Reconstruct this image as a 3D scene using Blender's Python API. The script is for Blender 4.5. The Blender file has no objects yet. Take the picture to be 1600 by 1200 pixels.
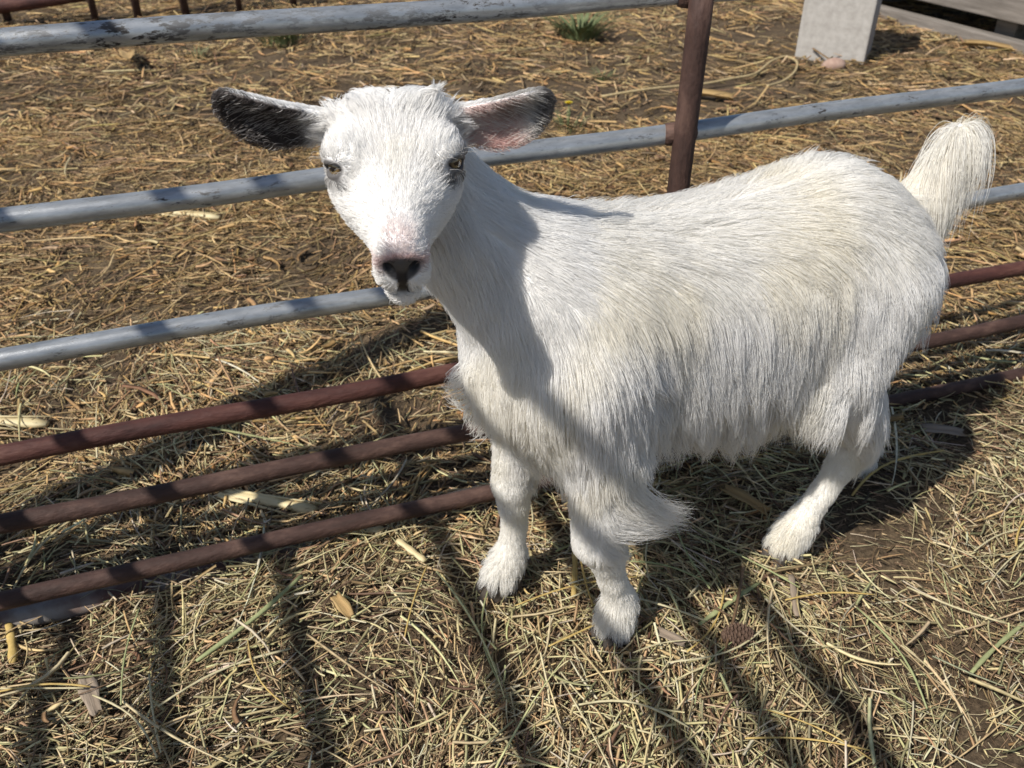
import bpy, math, random
import numpy as np
from mathutils import Vector, Matrix, kdtree

random.seed(7)
rng = np.random.default_rng(11)
SC = bpy.context.scene
COL = SC.collection
R = math.radians

# ------------------------------------------------------------------ camera, sky, sun, exposure
cam_d = bpy.data.cameras.new('camera')
cam = bpy.data.objects.new('camera', cam_d)
COL.objects.link(cam)
cam.location = (0, 0, 0.97)
cam.rotation_euler = (R(90 - 33.78), 0, 0)
cam_d.sensor_width = 36
cam_d.lens = 36 * 1350 / 1600
cam_d.clip_start = 0.02
cam_d.clip_end = 400
cam_d.dof.use_dof = True
cam_d.dof.focus_distance = 0.86
cam_d.dof.aperture_fstop = 11
SC.camera = cam

SUN_AZ, SUN_EL = R(42), R(50)
travel = Vector((math.cos(SUN_AZ) * math.cos(SUN_EL), math.sin(SUN_AZ) * math.cos(SUN_EL), -math.sin(SUN_EL)))
world = bpy.data.worlds.new('World')
SC.world = world
world.use_nodes = True
wn = world.node_tree.nodes
sky = wn.new('ShaderNodeTexSky')
sky.sky_type = 'NISHITA'
sky.sun_disc = False
sky.sun_elevation = SUN_EL
sky.sun_rotation = math.atan2(-travel.x, -travel.y)
world.node_tree.links.new(sky.outputs[0], wn['Background'].inputs[0])
wn['Background'].inputs[1].default_value = 0.085
sun_d = bpy.data.lights.new('sun', 'SUN')
sun_d.energy = 4.9
sun_d.angle = R(0.55)
sun_d.color = (1.0, 0.95, 0.88)
sun = bpy.data.objects.new('sun', sun_d)
COL.objects.link(sun)
sun.location = (-3, -3, 6)
sun.rotation_euler = travel.to_track_quat('-Z', 'Y').to_euler()
SC.view_settings.view_transform = 'Standard'
SC.view_settings.look = 'None'
SC.view_settings.exposure = 0.10
SC.view_settings.gamma = 1.0
cy = SC.cycles
cy.use_denoising = True
cy.denoiser = 'OPENIMAGEDENOISE'
cy.denoising_input_passes = 'RGB_ALBEDO_NORMAL'
cy.denoising_prefilter = 'ACCURATE'
cy.max_bounces = 14
cy.diffuse_bounces = 5
cy.glossy_bounces = 4
cy.transmission_bounces = 14
cy.transparent_max_bounces = 8

# ------------------------------------------------------------------ helpers
def tag(o, label=None, cat=None, group=None, kind=None):
    if label: o['label'] = label
    if cat: o['category'] = cat
    if group: o['group'] = group
    if kind: o['kind'] = kind
    return o

def empty(name, loc=(0, 0, 0), rz=0):
    o = bpy.data.objects.new(name, None)
    COL.objects.link(o)
    o.location = loc
    o.rotation_euler = (0, 0, rz)
    o.empty_display_size = 0.05
    return o

def link(name, me, mat=None, parent=None, smooth=False):
    if mat: me.materials.append(mat)
    o = bpy.data.objects.new(name, me)
    COL.objects.link(o)
    if parent: o.parent = parent
    if smooth: me.polygons.foreach_set('use_smooth', np.ones(len(me.polygons), bool))
    return o

def mesh_np(name, v, f):
    """v (N,3), f (M,k) index array with k = 3 or 4"""
    me = bpy.data.meshes.new(name)
    f = np.asarray(f, np.int32); v = np.asarray(v, np.float32)
    me.vertices.add(len(v)); me.vertices.foreach_set('co', v.ravel())
    m, k = f.shape
    me.loops.add(m * k); me.loops.foreach_set('vertex_index', f.ravel())
    me.polygons.add(m)
    me.polygons.foreach_set('loop_start', np.arange(0, m * k, k, dtype=np.int32))
    me.polygons.foreach_set('loop_total', np.full(m, k, np.int32))
    me.update(calc_edges=True)
    me.validate()
    return me

def point_color(me, name, rgb):
    a = me.attributes.new(name, 'FLOAT_COLOR', 'POINT')
    c = np.ones((len(rgb), 4), np.float32); c[:, :3] = rgb
    a.data.foreach_set('color', c.ravel())

class MB:
    """collects shapes of one piece"""
    def __init__(s): s.v = []; s.f = []
    def add(s, v, f):
        n = len(s.v); s.v += [tuple(p) for p in v]; s.f += [tuple(i + n for i in q) for q in f]
    def tube(s, pts, rad, seg=14, cap=True, flat=1.0, up=(0, 0, 1)):
        pts = [Vector(p) for p in pts]; n = len(pts)
        rad = rad if hasattr(rad, '__len__') else [rad] * n
        v = []; f = []
        for i, p in enumerate(pts):
            t = (pts[min(i + 1, n - 1)] - pts[max(i - 1, 0)]).normalized()
            u = Vector(up)
            if abs(t.dot(u)) > .95: u = Vector((1, 0, 0))
            a = t.cross(u).normalized(); b = a.cross(t)
            for k in range(seg):
                an = 2 * math.pi * k / seg
                v.append(p + (a * math.cos(an) + b * math.sin(an) * flat) * rad[i])
        for i in range(n - 1):
            for k in range(seg):
                k2 = (k + 1) % seg
                f.append((i * seg + k, i * seg + k2, (i + 1) * seg + k2, (i + 1) * seg + k))
        if cap:
            f.append(tuple(range(seg))[::-1]); f.append(tuple((n - 1) * seg + k for k in range(seg)))
        s.add(v, f)
    def box(s, lo, hi, M=None, bev=0.0):
        x0, y0, z0 = lo; x1, y1, z1 = hi
        v = [Vector(q) for q in ((x0, y0, z0), (x1, y0, z0), (x1, y1, z0), (x0, y1, z0), (x0, y0, z1), (x1, y0, z1), (x1, y1, z1), (x0, y1, z1))]
        if M: v = [M @ q for q in v]
        s.add(v, [(0, 3, 2, 1), (4, 5, 6, 7), (0, 1, 5, 4), (1, 2, 6, 5), (2, 3, 7, 6), (3, 0, 4, 7)])
    def build(s, name, mat, parent=None, smooth=False, bevel=0.0):
        me = bpy.data.meshes.new(name)
        me.from_pydata([tuple(p) for p in s.v], [], s.f)
        me.update()
        if bevel:
            import bmesh
            bm = bmesh.new(); bm.from_mesh(me)
            bmesh.ops.bevel(bm, geom=bm.edges[:], offset=bevel, segments=2, affect='EDGES', profile=.6)
            bm.to_mesh(me); bm.free()
        return link(name, me, mat, parent, smooth)

def smoothstep(a, b, x):
    t = np.clip((x - a) / (b - a), 0, 1)
    return t * t * (3 - 2 * t)

_tab = np.random.default_rng(3).random((256, 256)).astype(np.float32)
def vnoise(x, y):
    xi = np.floor(x).astype(int); yi = np.floor(y).astype(int)
    fx = x - xi; fy = y - yi
    fx = fx * fx * (3 - 2 * fx); fy = fy * fy * (3 - 2 * fy)
    g = lambda i, j: _tab[i & 255, j & 255]
    return (g(xi, yi) * (1 - fx) + g(xi + 1, yi) * fx) * (1 - fy) + (g(xi, yi + 1) * (1 - fx) + g(xi + 1, yi + 1) * fx) * fy
def fbm(x, y, o=4):
    s = 0; a = .5
    for k in range(o):
        s = s + a * vnoise(x * 2 ** k + 17 * k, y * 2 ** k + 31 * k); a *= .5
    return s / (1 - .5 ** o)

# ------------------------------------------------------------------ node materials
def mat_new(name):
    m = bpy.data.materials.new(name); m.use_nodes = True
    return m, m.node_tree.nodes, m.node_tree.links, m.node_tree.nodes['Principled BSDF']

def ramp(N, stops, interp='LINEAR'):
    r = N.new('ShaderNodeValToRGB'); cr = r.color_ramp; cr.interpolation = interp
    while len(cr.elements) < len(stops): cr.elements.new(.5)
    for e, (p, c) in zip(cr.elements, stops):
        e.position = p; e.color = (c[0], c[1], c[2], 1) if hasattr(c, '__len__') else (c, c, c, 1)
    return r

def noise_mat(name, stops, scale=20, detail=8, rough=.8, bump=.3, bscale=60, metal=0, coord='Object', stretch=(1, 1, 1), spec=.3, bdist=.004):
    m, N, L, B = mat_new(name)
    tc = N.new('ShaderNodeTexCoord'); mp = N.new('ShaderNodeMapping'); mp.inputs['Scale'].default_value = stretch
    L.new(tc.outputs[coord], mp.inputs[0])
    n = N.new('ShaderNodeTexNoise'); n.inputs['Scale'].default_value = scale; n.inputs['Detail'].default_value = detail; n.inputs['Roughness'].default_value = .65
    L.new(mp.outputs[0], n.inputs['Vector'])
    r = ramp(N, stops); L.new(n.outputs[0], r.inputs[0]); L.new(r.outputs[0], B.inputs['Base Color'])
    B.inputs['Roughness'].default_value = rough; B.inputs['Metallic'].default_value = metal
    B.inputs['Specular IOR Level'].default_value = spec
    if bump:
        n2 = N.new('ShaderNodeTexNoise'); n2.inputs['Scale'].default_value = bscale; n2.inputs['Detail'].default_value = 6
        L.new(mp.outputs[0], n2.inputs['Vector'])
        b = N.new('ShaderNodeBump'); b.inputs['Strength'].default_value = bump; b.inputs['Distance'].default_value = bdist
        L.new(n2.outputs[0], b.inputs['Height']); L.new(b.outputs[0], B.inputs['Normal'])
    return m

def galvanised(name='galvanised_steel', grime=.56):
    m, N, L, B = mat_new(name)
    tc = N.new('ShaderNodeTexCoord')
    n1 = N.new('ShaderNodeTexNoise'); n1.inputs['Scale'].default_value = 16; n1.inputs['Detail'].default_value = 10; n1.inputs['Roughness'].default_value = .7
    mp = N.new('ShaderNodeMapping'); mp.inputs['Scale'].default_value = (1, 4, 4)
    L.new(tc.outputs['Object'], mp.inputs[0]); L.new(mp.outputs[0], n1.inputs['Vector'])
    r = ramp(N, [(.3, (.24, .255, .265)), (.5, (.38, .40, .415)), (.75, (.56, .58, .59))])
    L.new(n1.outputs[0], r.inputs[0])
    # dark speckled grime, stretched along the pipe
    n2 = N.new('ShaderNodeTexNoise'); n2.inputs['Scale'].default_value = 70; n2.inputs['Detail'].default_value = 10; n2.inputs['Roughness'].default_value = .75
    mp2 = N.new('ShaderNodeMapping'); mp2.inputs['Scale'].default_value = (.55, 1.6, 1.6)
    L.new(tc.outputs['Object'], mp2.inputs[0]); L.new(mp2.outputs[0], n2.inputs['Vector'])
    r2 = ramp(N, [(grime, 0), (grime + .06, 1)]); L.new(n2.outputs[0], r2.inputs[0])
    n3 = N.new('ShaderNodeTexNoise'); n3.inputs['Scale'].default_value = 5.5; n3.inputs['Detail'].default_value = 3
    L.new(tc.outputs['Object'], n3.inputs['Vector'])
    r3 = ramp(N, [(.40, 0.25), (.60, 1)]); L.new(n3.outputs[0], r3.inputs[0])
    mu = N.new('ShaderNodeMath'); mu.operation = 'MULTIPLY'; L.new(r2.outputs[0], mu.inputs[0]); L.new(r3.outputs[0], mu.inputs[1])
    mx = N.new('ShaderNodeMix'); mx.data_type = 'RGBA'
    L.new(mu.outputs[0], mx.inputs[0]); L.new(r.outputs[0], mx.inputs[6]); mx.inputs[7].default_value = (.045, .038, .034, 1)
    L.new(mx.outputs[2], B.inputs['Base Color'])
    B.inputs['Metallic'].default_value = .55
    rr = ramp(N, [(0, .30), (1, .8)]); L.new(mu.outputs[0], rr.inputs[0]); L.new(rr.outputs[0], B.inputs['Roughness'])
    b = N.new('ShaderNodeBump'); b.inputs['Strength'].default_value = .25; b.inputs['Distance'].default_value = .002
    L.new(n2.outputs[0], b.inputs['Height']); L.new(b.outputs[0], B.inputs['Normal'])
    return m

M = {}
M['galv'] = galvanised()
M['galv_worn'] = galvanised('worn_galvanised_steel', .50)
M['rust'] = noise_mat('brown_rust', [(.28, (.026, .014, .011)), (.5, (.060, .032, .025)), (.72, (.14, .082, .062))], 26, 10, .72, .5, 160, spec=.35, stretch=(.5, 1.3, 1.3))
M['rust_red'] = noise_mat('red_rust', [(.28, (.028, .011, .010)), (.5, (.075, .028, .022)), (.75, (.16, .075, .055))], 22, 10, .68, .5, 160, spec=.35, stretch=(.4, 1.3, 1.3))
M['concrete'] = noise_mat('concrete', [(.3, (.33, .31, .285)), (.55, (.43, .41, .38)), (.8, (.52, .5, .47))], 30, 10, .9, .4, 140)
M['timber'] = noise_mat('weathered_timber', [(.3, (.12, .105, .09)), (.55, (.23, .205, .18)), (.8, (.33, .30, .27))], 14, 9, .9, .6, 50, stretch=(.25, 3, 3))

# ------------------------------------------------------------------ ground
FU = Vector((math.cos(R(20.3)), math.sin(R(20.3)), 0))        # along the fence
FN = Vector((-FU.y, FU.x, 0))                                 # away from the pen
FD = 1.02
bare = [(-.97, 1.97, .16, .12), (-.55, 1.93, .15, .11), (-.8, 1.75, .2, .1), (.60, .95, .13, .09), (.60, .79, .14, .06), (1.22, 4.6, .5, .3), (1.6, 2.66, .28, .2), (.85, 3.7, .3, .15), (-.62, .80, .14, .09), (-.9, 1.2, .14, .1), (.75, .88, .1, .08), (-.35, 3.1, .3, .2)]
def bareness(x, y):
    b = np.zeros_like(x)
    for cx, cy_, rx, ry in bare:
        b = np.maximum(b, np.exp(-(((x - cx) / rx) ** 2 + ((y - cy_) / ry) ** 2)))
    return b
def gheight(x, y):
    h = .030 * (fbm(x * 3.1 + 5, y * 3.1) - .5) + .018 * (fbm(x * 11, y * 11 + 9, 3) - .5)
    h = h + .012 * np.clip(1 - bareness(x, y) * 1.6, 0, 1) - .012
    far = np.hypot(x, y - 2)
    h = h * (1 - smoothstep(7, 14, far))
    pen = -(x * FN.x + y * FN.y - FD)
    return h
def axis(lo, hi, d, ext):
    a = np.arange(lo, hi + d, d); s = d; L_ = []; p = hi
    while p < ext: s *= 1.35; p += s; L_.append(p)
    l2 = []; p = lo; s = d
    while p > -ext: s *= 1.35; p -= s; l2.append(p)
    return np.array(l2[::-1] + list(a) + L_)
gx = axis(-3.6, 3.9, .022, 150); gy = axis(.2, 6.2, .022, 150)
X, Y = np.meshgrid(gx, gy, indexing='ij')
V = np.stack([X, Y, gheight(X, Y)], -1).reshape(-1, 3)
nx, ny = len(gx), len(gy)
I = (np.arange(nx - 1)[:, None] * ny + np.arange(ny - 1)[None]).ravel()
gm = mesh_np('ground', V, np.stack([I, I + ny, I + ny + 1, I + 1], 1))
def ground_mat():
    m, N, L, B = mat_new('straw_strewn_earth')
    tc = N.new('ShaderNodeTexCoord')
    n1 = N.new('ShaderNodeTexNoise'); n1.inputs['Scale'].default_value = 5; n1.inputs['Detail'].default_value = 10; n1.inputs['Roughness'].default_value = .7
    L.new(tc.outputs['Object'], n1.inputs['Vector'])
    r1 = ramp(N, [(.3, (.060, .043, .029)), (.5, (.115, .083, .052)), (.7, (.18, .132, .080))])
    L.new(n1.outputs[0], r1.inputs[0])
    n2 = N.new('ShaderNodeTexNoise'); n2.inputs['Scale'].default_value = 120; n2.inputs['Detail'].default_value = 6; n2.inputs['Roughness'].default_value = .8
    L.new(tc.outputs['Object'], n2.inputs['Vector'])
    r2 = ramp(N, [(.35, .35), (.5, .9), (.68, 1.7)]); L.new(n2.outputs[0], r2.inputs[0])
    mx = N.new('ShaderNodeMix'); mx.data_type = 'RGBA'; mx.blend_type = 'MULTIPLY'; mx.inputs[0].default_value = 1
    L.new(r1.outputs[0], mx.inputs[6]); L.new(r2.outputs[0], mx.inputs[7]); L.new(mx.outputs[2], B.inputs['Base Color'])
    B.inputs['Roughness'].default_value = .95; B.inputs['Specular IOR Level'].default_value = .15
    b = N.new('ShaderNodeBump'); b.inputs['Strength'].default_value = .9; b.inputs['Distance'].default_value = .006
    L.new(n2.outputs[0], b.inputs['Height']); L.new(b.outputs[0], B.inputs['Normal'])
    return m
M['earth'] = ground_mat()
tag(link('ground', gm, M['earth'], smooth=True), 'trampled brown earth of the pen under the straw', 'ground', kind='structure')

# ------------------------------------------------------------------ fence panels
def fp(u, z, n=0.0): return FU * u + FN * (FD + n) + Vector((0, 0, z))
def rail(name, a, b, r, mat, parent, n=28, wob=.0012, seg=16):
    a = Vector(a); b = Vector(b); m_ = MB()
    d = (b - a); L_ = d.length; ux = d.normalized(); 
    ph = random.random() * 9
    pts = [Vector((L_ * i / n, wob * math.sin(ph + i * .9), wob * math.cos(ph * 2 + i * .7))) for i in range(n + 1)]
    m_.tube(pts, r, seg)
    o = m_.build(name, mat, parent, smooth=True)
    up = Vector((0, 0, 1)); yv = up.cross(ux)
    if yv.length < 1e-3: yv = Vector((0, 1, 0))
    yv.normalize(); zv = ux.cross(yv)
    o.matrix_local = Matrix.Translation(a) @ Matrix((ux, yv, zv)).transposed().to_4x4()
    return o

panel = tag(empty('livestock_panel', (0, 0, 0)), 'six rail pipe panel with grey upper rails and rusty lower rails behind the goat', 'fence panel', 'pipe panels of the pen')
def line(u0, z0, u1, z1, u): return z0 + (z1 - z0) * (u - u0) / (u1 - u0)
rails = [((-.164, .775), (.484, .775), 'galv_worn'), ((-.217, .594), (1.233, .605), 'galv'), ((-.267, .428), (1.254, .423), 'galv'),
         ((-.307, .293), (1.378, .267), 'rust_red'), ((-.339, .187), (1.431, .142), 'rust'), ((-.377, .056), (1.488, .012), 'rust')]
for (a, b, mt) in rails:
    z0 = line(*a, *b, -.70); z1 = line(*a, *b, 2.1)
    rail('rail', fp(-.70, z0), fp(2.1, z1), .0135, M[mt], panel, 40)
for uu in (.617, -.70, 2.1):
    rail('upright', fp(uu, -.02, -.0225 if uu == .617 else 0), fp(uu, .80, -.0225 if uu == .617 else 0), .0155, M['rust'], panel, 12)
for (a, b, mt) in rails:                                           # weld collars on the upright
    z = line(*a, *b, .617)
    m_ = MB(); m_.tube([fp(.597, z, -.002), fp(.602, z, -.004), fp(.610, z, -.007), fp(.626, z, -.007), fp(.634, z, -.003), fp(.637, z, -.002)], [.0138, .0152, .0160, .0158, .0148, .0138], 14)
    m_.build('weld_collar', M['rust'], panel, smooth=True)

def old_pipe():
    m, N, L, B = mat_new('flaking_pipe')
    tc = N.new('ShaderNodeTexCoord')
    n = N.new('ShaderNodeTexNoise'); n.inputs['Scale'].default_value = 14; n.inputs['Detail'].default_value = 8
    L.new(tc.outputs['Object'], n.inputs['Vector'])
    r = ramp(N, [(.42, (.10, .050, .038)), (.5, (.17, .12, .10)), (.60, (.26, .24, .22))]); L.new(n.outputs[0], r.inputs[0])
    L.new(r.outputs[0], B.inputs['Base Color']); B.inputs['Roughness'].default_value = .7
    b = N.new('ShaderNodeBump'); b.inputs['Strength'].default_value = .5; b.inputs['Distance'].default_value = .003
    L.new(n.outputs[0], b.inputs['Height']); L.new(b.outputs[0], B.inputs['Normal'])
    return m
M['old_pipe'] = old_pipe()
o = rail('sunken_pipe', (-.90, .772, .004), (-.30, .995, -.004), .017, M['old_pipe'], None, 20)
tag(o, 'grey and brown flaking pipe half sunk in the litter under the lowest rail', 'pipe')

# side panel of the pen and its corner post, standing left of the view; their shadows cross the pen
SU = -.72
side = tag(empty('side_panel', (0, 0, 0)), 'tall rusty pipe panel meeting the goat pen at its corner post', 'fence panel', 'pipe panels of the pen')
for z in (.16, .34, .526, .709, .94, 1.241, 1.472, 1.618, 1.75):
    rail('rail', fp(SU, z, -.725 if z > 1.7 else 0.0), fp(SU, z, -2.6), .0145, M['rust'], side, 20)  # highest rail added, cut short to shade the goat's shoulder, not its face
for n_ in (-1.3, -2.6):
    rail('upright', fp(SU, -.02, n_), fp(SU, 1.78, n_), .017, M['rust'], side, 8)
m_ = MB(); m_.tube([(0, -.01, -.1), (0, .05, .5), (.004, .13, 1.1), (.006, .19, 1.62)], [.046, .044, .043, .041], 16)
o = m_.build('corner_post', M['timber'], None, smooth=True); o.location = fp(SU - .06, 0, .02)
tag(o, 'round weathered wooden post at the corner of the pen', 'post')

# ------------------------------------------------------------------ goat: implicit body
GROOT = (.067, .861, 0); GROT = math.atan2(.43, .903)
goat = tag(empty('goat', GROOT, GROT), 'shaggy white goat with dark ears facing forward beside the pipe panel', 'goat')
# local axes: x towards the tail, y away from the viewer side, z up
HE = np.array((-.212, -.055, .716))                                # between the eyes
hp = R(-24)
hf = np.array((-.309, -.951, 0)); hx = np.array((.951, -.309, 0)); hz = np.array((0, 0, 1.))
HF = math.cos(hp) * hf + math.sin(hp) * hz                          # along the nose
HU = -math.sin(hp) * hf + math.cos(hp) * hz                         # out of the forehead
HX = hx                                                             # across the face
def to_head(P):
    d = P - HE
    return d @ HX, d @ HF, d @ HU
def from_head(x, f, u): return HE + x * HX + f * HF + u * HU

def smin(a, b, k):
    h = np.maximum(k - np.abs(a - b), 0) / k
    return np.minimum(a, b) - h * h * k * .25
def smax(a, b, k): return -smin(-a, -b, k)
def pchip(xs, ys, x):
    xs = np.asarray(xs, float); ys = np.asarray(ys, float)
    m = np.gradient(ys, xs)
    i = np.clip(np.searchsorted(xs, x) - 1, 0, len(xs) - 2)
    h = xs[i + 1] - xs[i]; t = np.clip((x - xs[i]) / h, 0, 1)
    return (2 * t**3 - 3 * t**2 + 1) * ys[i] + (t**3 - 2 * t**2 + t) * h * m[i] + (-2 * t**3 + 3 * t**2) * ys[i + 1] + (t**3 - t**2) * h * m[i + 1]
def chain(P, pts):
    """chain of tapered capsules"""
    best = None
    for a, b in zip(pts[:-1], pts[1:]):
        A = np.array(a[:3]); B = np.array(b[:3]); ab = B - A
        t = np.clip(((P - A) @ ab) / (ab @ ab), 0, 1)
        q = P - A - t[..., None] * ab
        d = np.sqrt((q * q).sum(-1)) - (a[3] + (b[3] - a[3]) * t)
        best = d if best is None else smin(best, d, .008)
    return best

TR = np.array([  # x, centre z, half height, half width
    (-.122, .440, .005, .005), (-.112, .442, .050, .042), (-.09, .447, .086, .062), (-.05, .459, .118, .084), (.05, .462, .129, .100),
    (.18, .458, .132, .112), (.28, .460, .138, .114), (.36, .470, .139, .108), (.42, .472, .117, .096), (.465, .466, .092, .078), (.505, .455, .056, .052), (.528, .45, .005, .005)])
def f_trunk(P):
    x, y, z = P[..., 0], P[..., 1], P[..., 2]
    xc = np.clip(x, TR[0, 0], TR[-1, 0])
    c = pchip(TR[:, 0], TR[:, 1], xc); r = np.maximum(pchip(TR[:, 0], TR[:, 2], xc), .004); w = np.maximum(pchip(TR[:, 0], TR[:, 3], xc), .004)
    dz = (z - c); dy = y
    e = np.sqrt((dy / w) ** 2 + (dz / r) ** 2)
    e = .7 * e + .3 * ((np.abs(dy) / w) ** 2.6 + (np.abs(dz) / r) ** 2.6) ** (1 / 2.6)
    d = (e - 1) * np.minimum(w, r)
    ex = np.abs(x - xc)
    return np.sqrt(np.maximum(d, 0) ** 2 + ex ** 2) + np.minimum(d, 0)
NECK = [(-.005, 0, .495, .088), (-.065, .006, .545, .072), (-.118, .018, .605, .058), (-.160, .026, .660, .050), (-.175, .022, .690, .044)]
f_neck = lambda P: chain(P, NECK)
HD = np.array([  # f, centre u, half height, half width
    (-.098, -.036, .004, .004), (-.088, -.035, .029, .030), (-.06, -.034, .052, .048), (-.02, -.039, .057, .0535), (.012, -.042, .050, .0475),
    (.040, -.039, .043, .0315), (.064, -.035, .0385, .0215), (.084, -.033, .0365, .0180), (.095, -.033, .0295, .0160), (.102, -.035, .004, .004)])
def f_head(P):
    x, f, u = to_head(P)
    fc = np.clip(f, HD[0, 0], HD[-1, 0])
    c = pchip(HD[:, 0], HD[:, 1], fc); r = np.maximum(pchip(HD[:, 0], HD[:, 2], fc), .003); w = np.maximum(pchip(HD[:, 0], HD[:, 3], fc), .003)
    # narrower under the jaw than across the brow
    w2 = w * (1 - .40 * np.clip(-(u - c) / r, -.25, 1))
    e = ((np.abs(x) / w2) ** 2.3 + (np.abs(u - c) / r) ** 2.3) ** (1 / 2.3)
    d = (e - 1) * np.minimum(w, r)
    ef = np.abs(f - fc)
    d = np.sqrt(np.maximum(d, 0) ** 2 + ef ** 2) + np.minimum(d, 0)
    def ball(bx, bf, bu, rad, k, d):
        return smin(d, np.sqrt((x - bx) ** 2 + (f - bf) ** 2 + (u - bu) ** 2) - rad, k)
    for s in (-1, 1):
        d = ball(s * .041, -.014, .004, .0140, .018, d)             # brow over the eye
        d = ball(s * .030, -.052, .006, .0125, .016, d)             # horn bud
        d = ball(s * .0085, .087, -.040, .0120, .010, d)            # lip pad
    d = ball(0, .087, -.013, .0140, .012, d)                        # nose
    d = ball(0, .085, -.0645, .0125, .008, d)                        # chin
    return d
EYES = [(-.0450, -.008, -.008), (.0465, -.008, -.008)]
EYER = .0118
def eye_axes(ex):
    s = np.sign(ex)
    look = s * .74 * HX + .62 * HF + .26 * HU; look /= np.linalg.norm(look)
    slit = HF * .78 - s * .56 * HX + .62 * HU; slit -= look * (slit @ look); slit /= np.linalg.norm(slit)
    return look, slit, np.cross(look, slit)
def f_ear(P, s):
    # s = -1: the ear at image left, +1: at image right
    x, f, u = to_head(P)
    bx, bf, bu = s * .044, -.056, -.004
    ax = np.array((s * .975, -.05, .34 if s < 0 else .22)); ax /= np.linalg.norm(ax)
    nr = np.array((s * -.05, .93, -.10 if s < 0 else .10)); nr -= ax * (nr @ ax); nr /= np.linalg.norm(nr)
    wd = np.cross(nr, ax) * (-1 if s > 0 else 1); 
    if wd[2] < 0: wd = -wd
    q = np.stack([x - bx, f - bf, u - bu], -1)
    L_ = .108 if s < 0 else .102
    e = (q @ ax) / L_; w = q @ wd; n = q @ nr
    W = np.interp(e, [-.05, .0, .18, .4, .62, .8, .92, .985, 1.0], [.012, .013, .019, .0245, .0255, .022, .016, .008, .001])
    mid = -.004 - .010 * np.sin(np.clip(e, 0, 1) * 3.0)                              # sags a little
    ww = w - mid
    cup = .55 * (np.abs(ww) ** 2) / .03 + .006 * np.clip(e, 0, 1) ** 2
    cup = cup - .004
    th = .0042 - .0012 * np.clip(e, 0, 1)
    d = smax(np.abs(n - cup) - th, (np.abs(ww) - W), .004)
    d = smax(d, np.maximum(-e - .05, e - 1) * L_, .004)
    return d * .8
LEGS = {
 'near_front': [(-.02, -.066, .44, .058), (.012, -.078, .33, .040), (.004, -.080, .205, .0250), (.024, -.078, .165, .0185), (.036, -.077, .12, .0140), (.053, -.0745, .072, .0180), (.046, -.075, .030, .0205)],
 'far_front': [(-.03, .060, .44, .056), (-.015, .072, .33, .038), (-.040, .072, .200, .0235), (-.037, .072, .160, .0175), (-.036, .072, .12, .0135), (-.042, .072, .072, .0175), (-.058, .072, .030, .0200)],
 'near_hind': [(.405, -.048, .46, .074), (.355, -.074, .365, .054), (.442, -.070, .222, .0245), (.426, -.066, .165, .0170), (.410, -.062, .12, .0145), (.386, -.058, .072, .0180), (.364, -.055, .030, .0205)],
 'far_hind': [(.415, .048, .46, .072), (.42, .074, .365, .050), (.575, .058, .225, .0240), (.605, .052, .13, .0150), (.618, .050, .075, .0175), (.612, .048, .028, .0200)]}
TAIL = [(.485, 0, .520, .026), (.522, -.002, .553, .017), (.548, -.004, .595, .0135), (.556, -.006, .625, .010)]
f_tail = lambda P: chain(P, TAIL)

def spaced(lo, hi, flo, fhi, df, dc):
    a = np.arange(flo, fhi, df); l = np.arange(flo - dc, lo - dc, -dc)[::-1]; h = np.arange(a[-1] + dc, hi + dc, dc)
    return np.concatenate([l, a, h])
AX = spaced(-.42, .66, -.38, -.02, .0023, .0048)
AY = spaced(-.27, .17, -.24, .09, .0023, .0048)
AZ = spaced(-.005, .82, .585, .80, .0023, .0048)
D = np.full((len(AX), len(AY), len(AZ)), .2, np.float32)
def put(fn, lo, hi, k, sub=False):
    i0, i1 = np.searchsorted(AX, (lo[0], hi[0])); j0, j1 = np.searchsorted(AY, (lo[1], hi[1])); k0, k1 = np.searchsorted(AZ, (lo[2], hi[2]))
    P = np.stack(np.meshgrid(AX[i0:i1], AY[j0:j1], AZ[k0:k1], indexing='ij'), -1)
    d = fn(P)
    S = D[i0:i1, j0:j1, k0:k1]
    D[i0:i1, j0:j1, k0:k1] = smax(S, -d, k) if sub else smin(S, d, k)
def bounds(pts, pad=.05):
    a = np.array([p[:3] for p in pts]); r = max(p[3] for p in pts) + pad
    return a.min(0) - r, a.max(0) + r
put(f_trunk, (-.2, -.18, .26), (.66, .18, .68), .03)
put(f_neck, *bounds(NECK), .07)
for nm, pts in LEGS.items():
    lo, hi = bounds(pts); put(lambda P, pts=pts: chain(P, pts), lo, hi, .045 if 'front' in nm else .05)
put(f_tail, *bounds(TAIL), .02)
hc = np.array([from_head(x, f, u) for x in (-.09, .09) for f in (-.13, .14) for u in (-.13, .05)])
put(f_head, hc.min(0), hc.max(0), .032)
for s in (-1, 1):
    ec = np.array([from_head(s * x, f, u) for x in (.03, .175) for f in (-.11, 0) for u in (-.08, .06)])
    put(lambda P, s=s: f_ear(P, s), ec.min(0), ec.max(0), .009)
for ex, ef, eu in EYES:                                            # lids, then the opening between them
    c = from_head(ex, ef, eu); look, slit, updn = eye_axes(ex)
    put(lambda P, c=c: np.linalg.norm(P - c, axis=-1) - .0140, c - .03, c + .03, .012)
    def opening(P, c=c, look=look, slit=slit, updn=updn):
        d = P - c; a = d @ slit; b = d @ updn; e = d @ look
        r = np.sqrt((a / .0118) ** 2 + (b / .0043) ** 2)
        return np.maximum((r - 1) * .0043, -e + .002)
    put(opening, c - .03, c + .03, .002, True)
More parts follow.
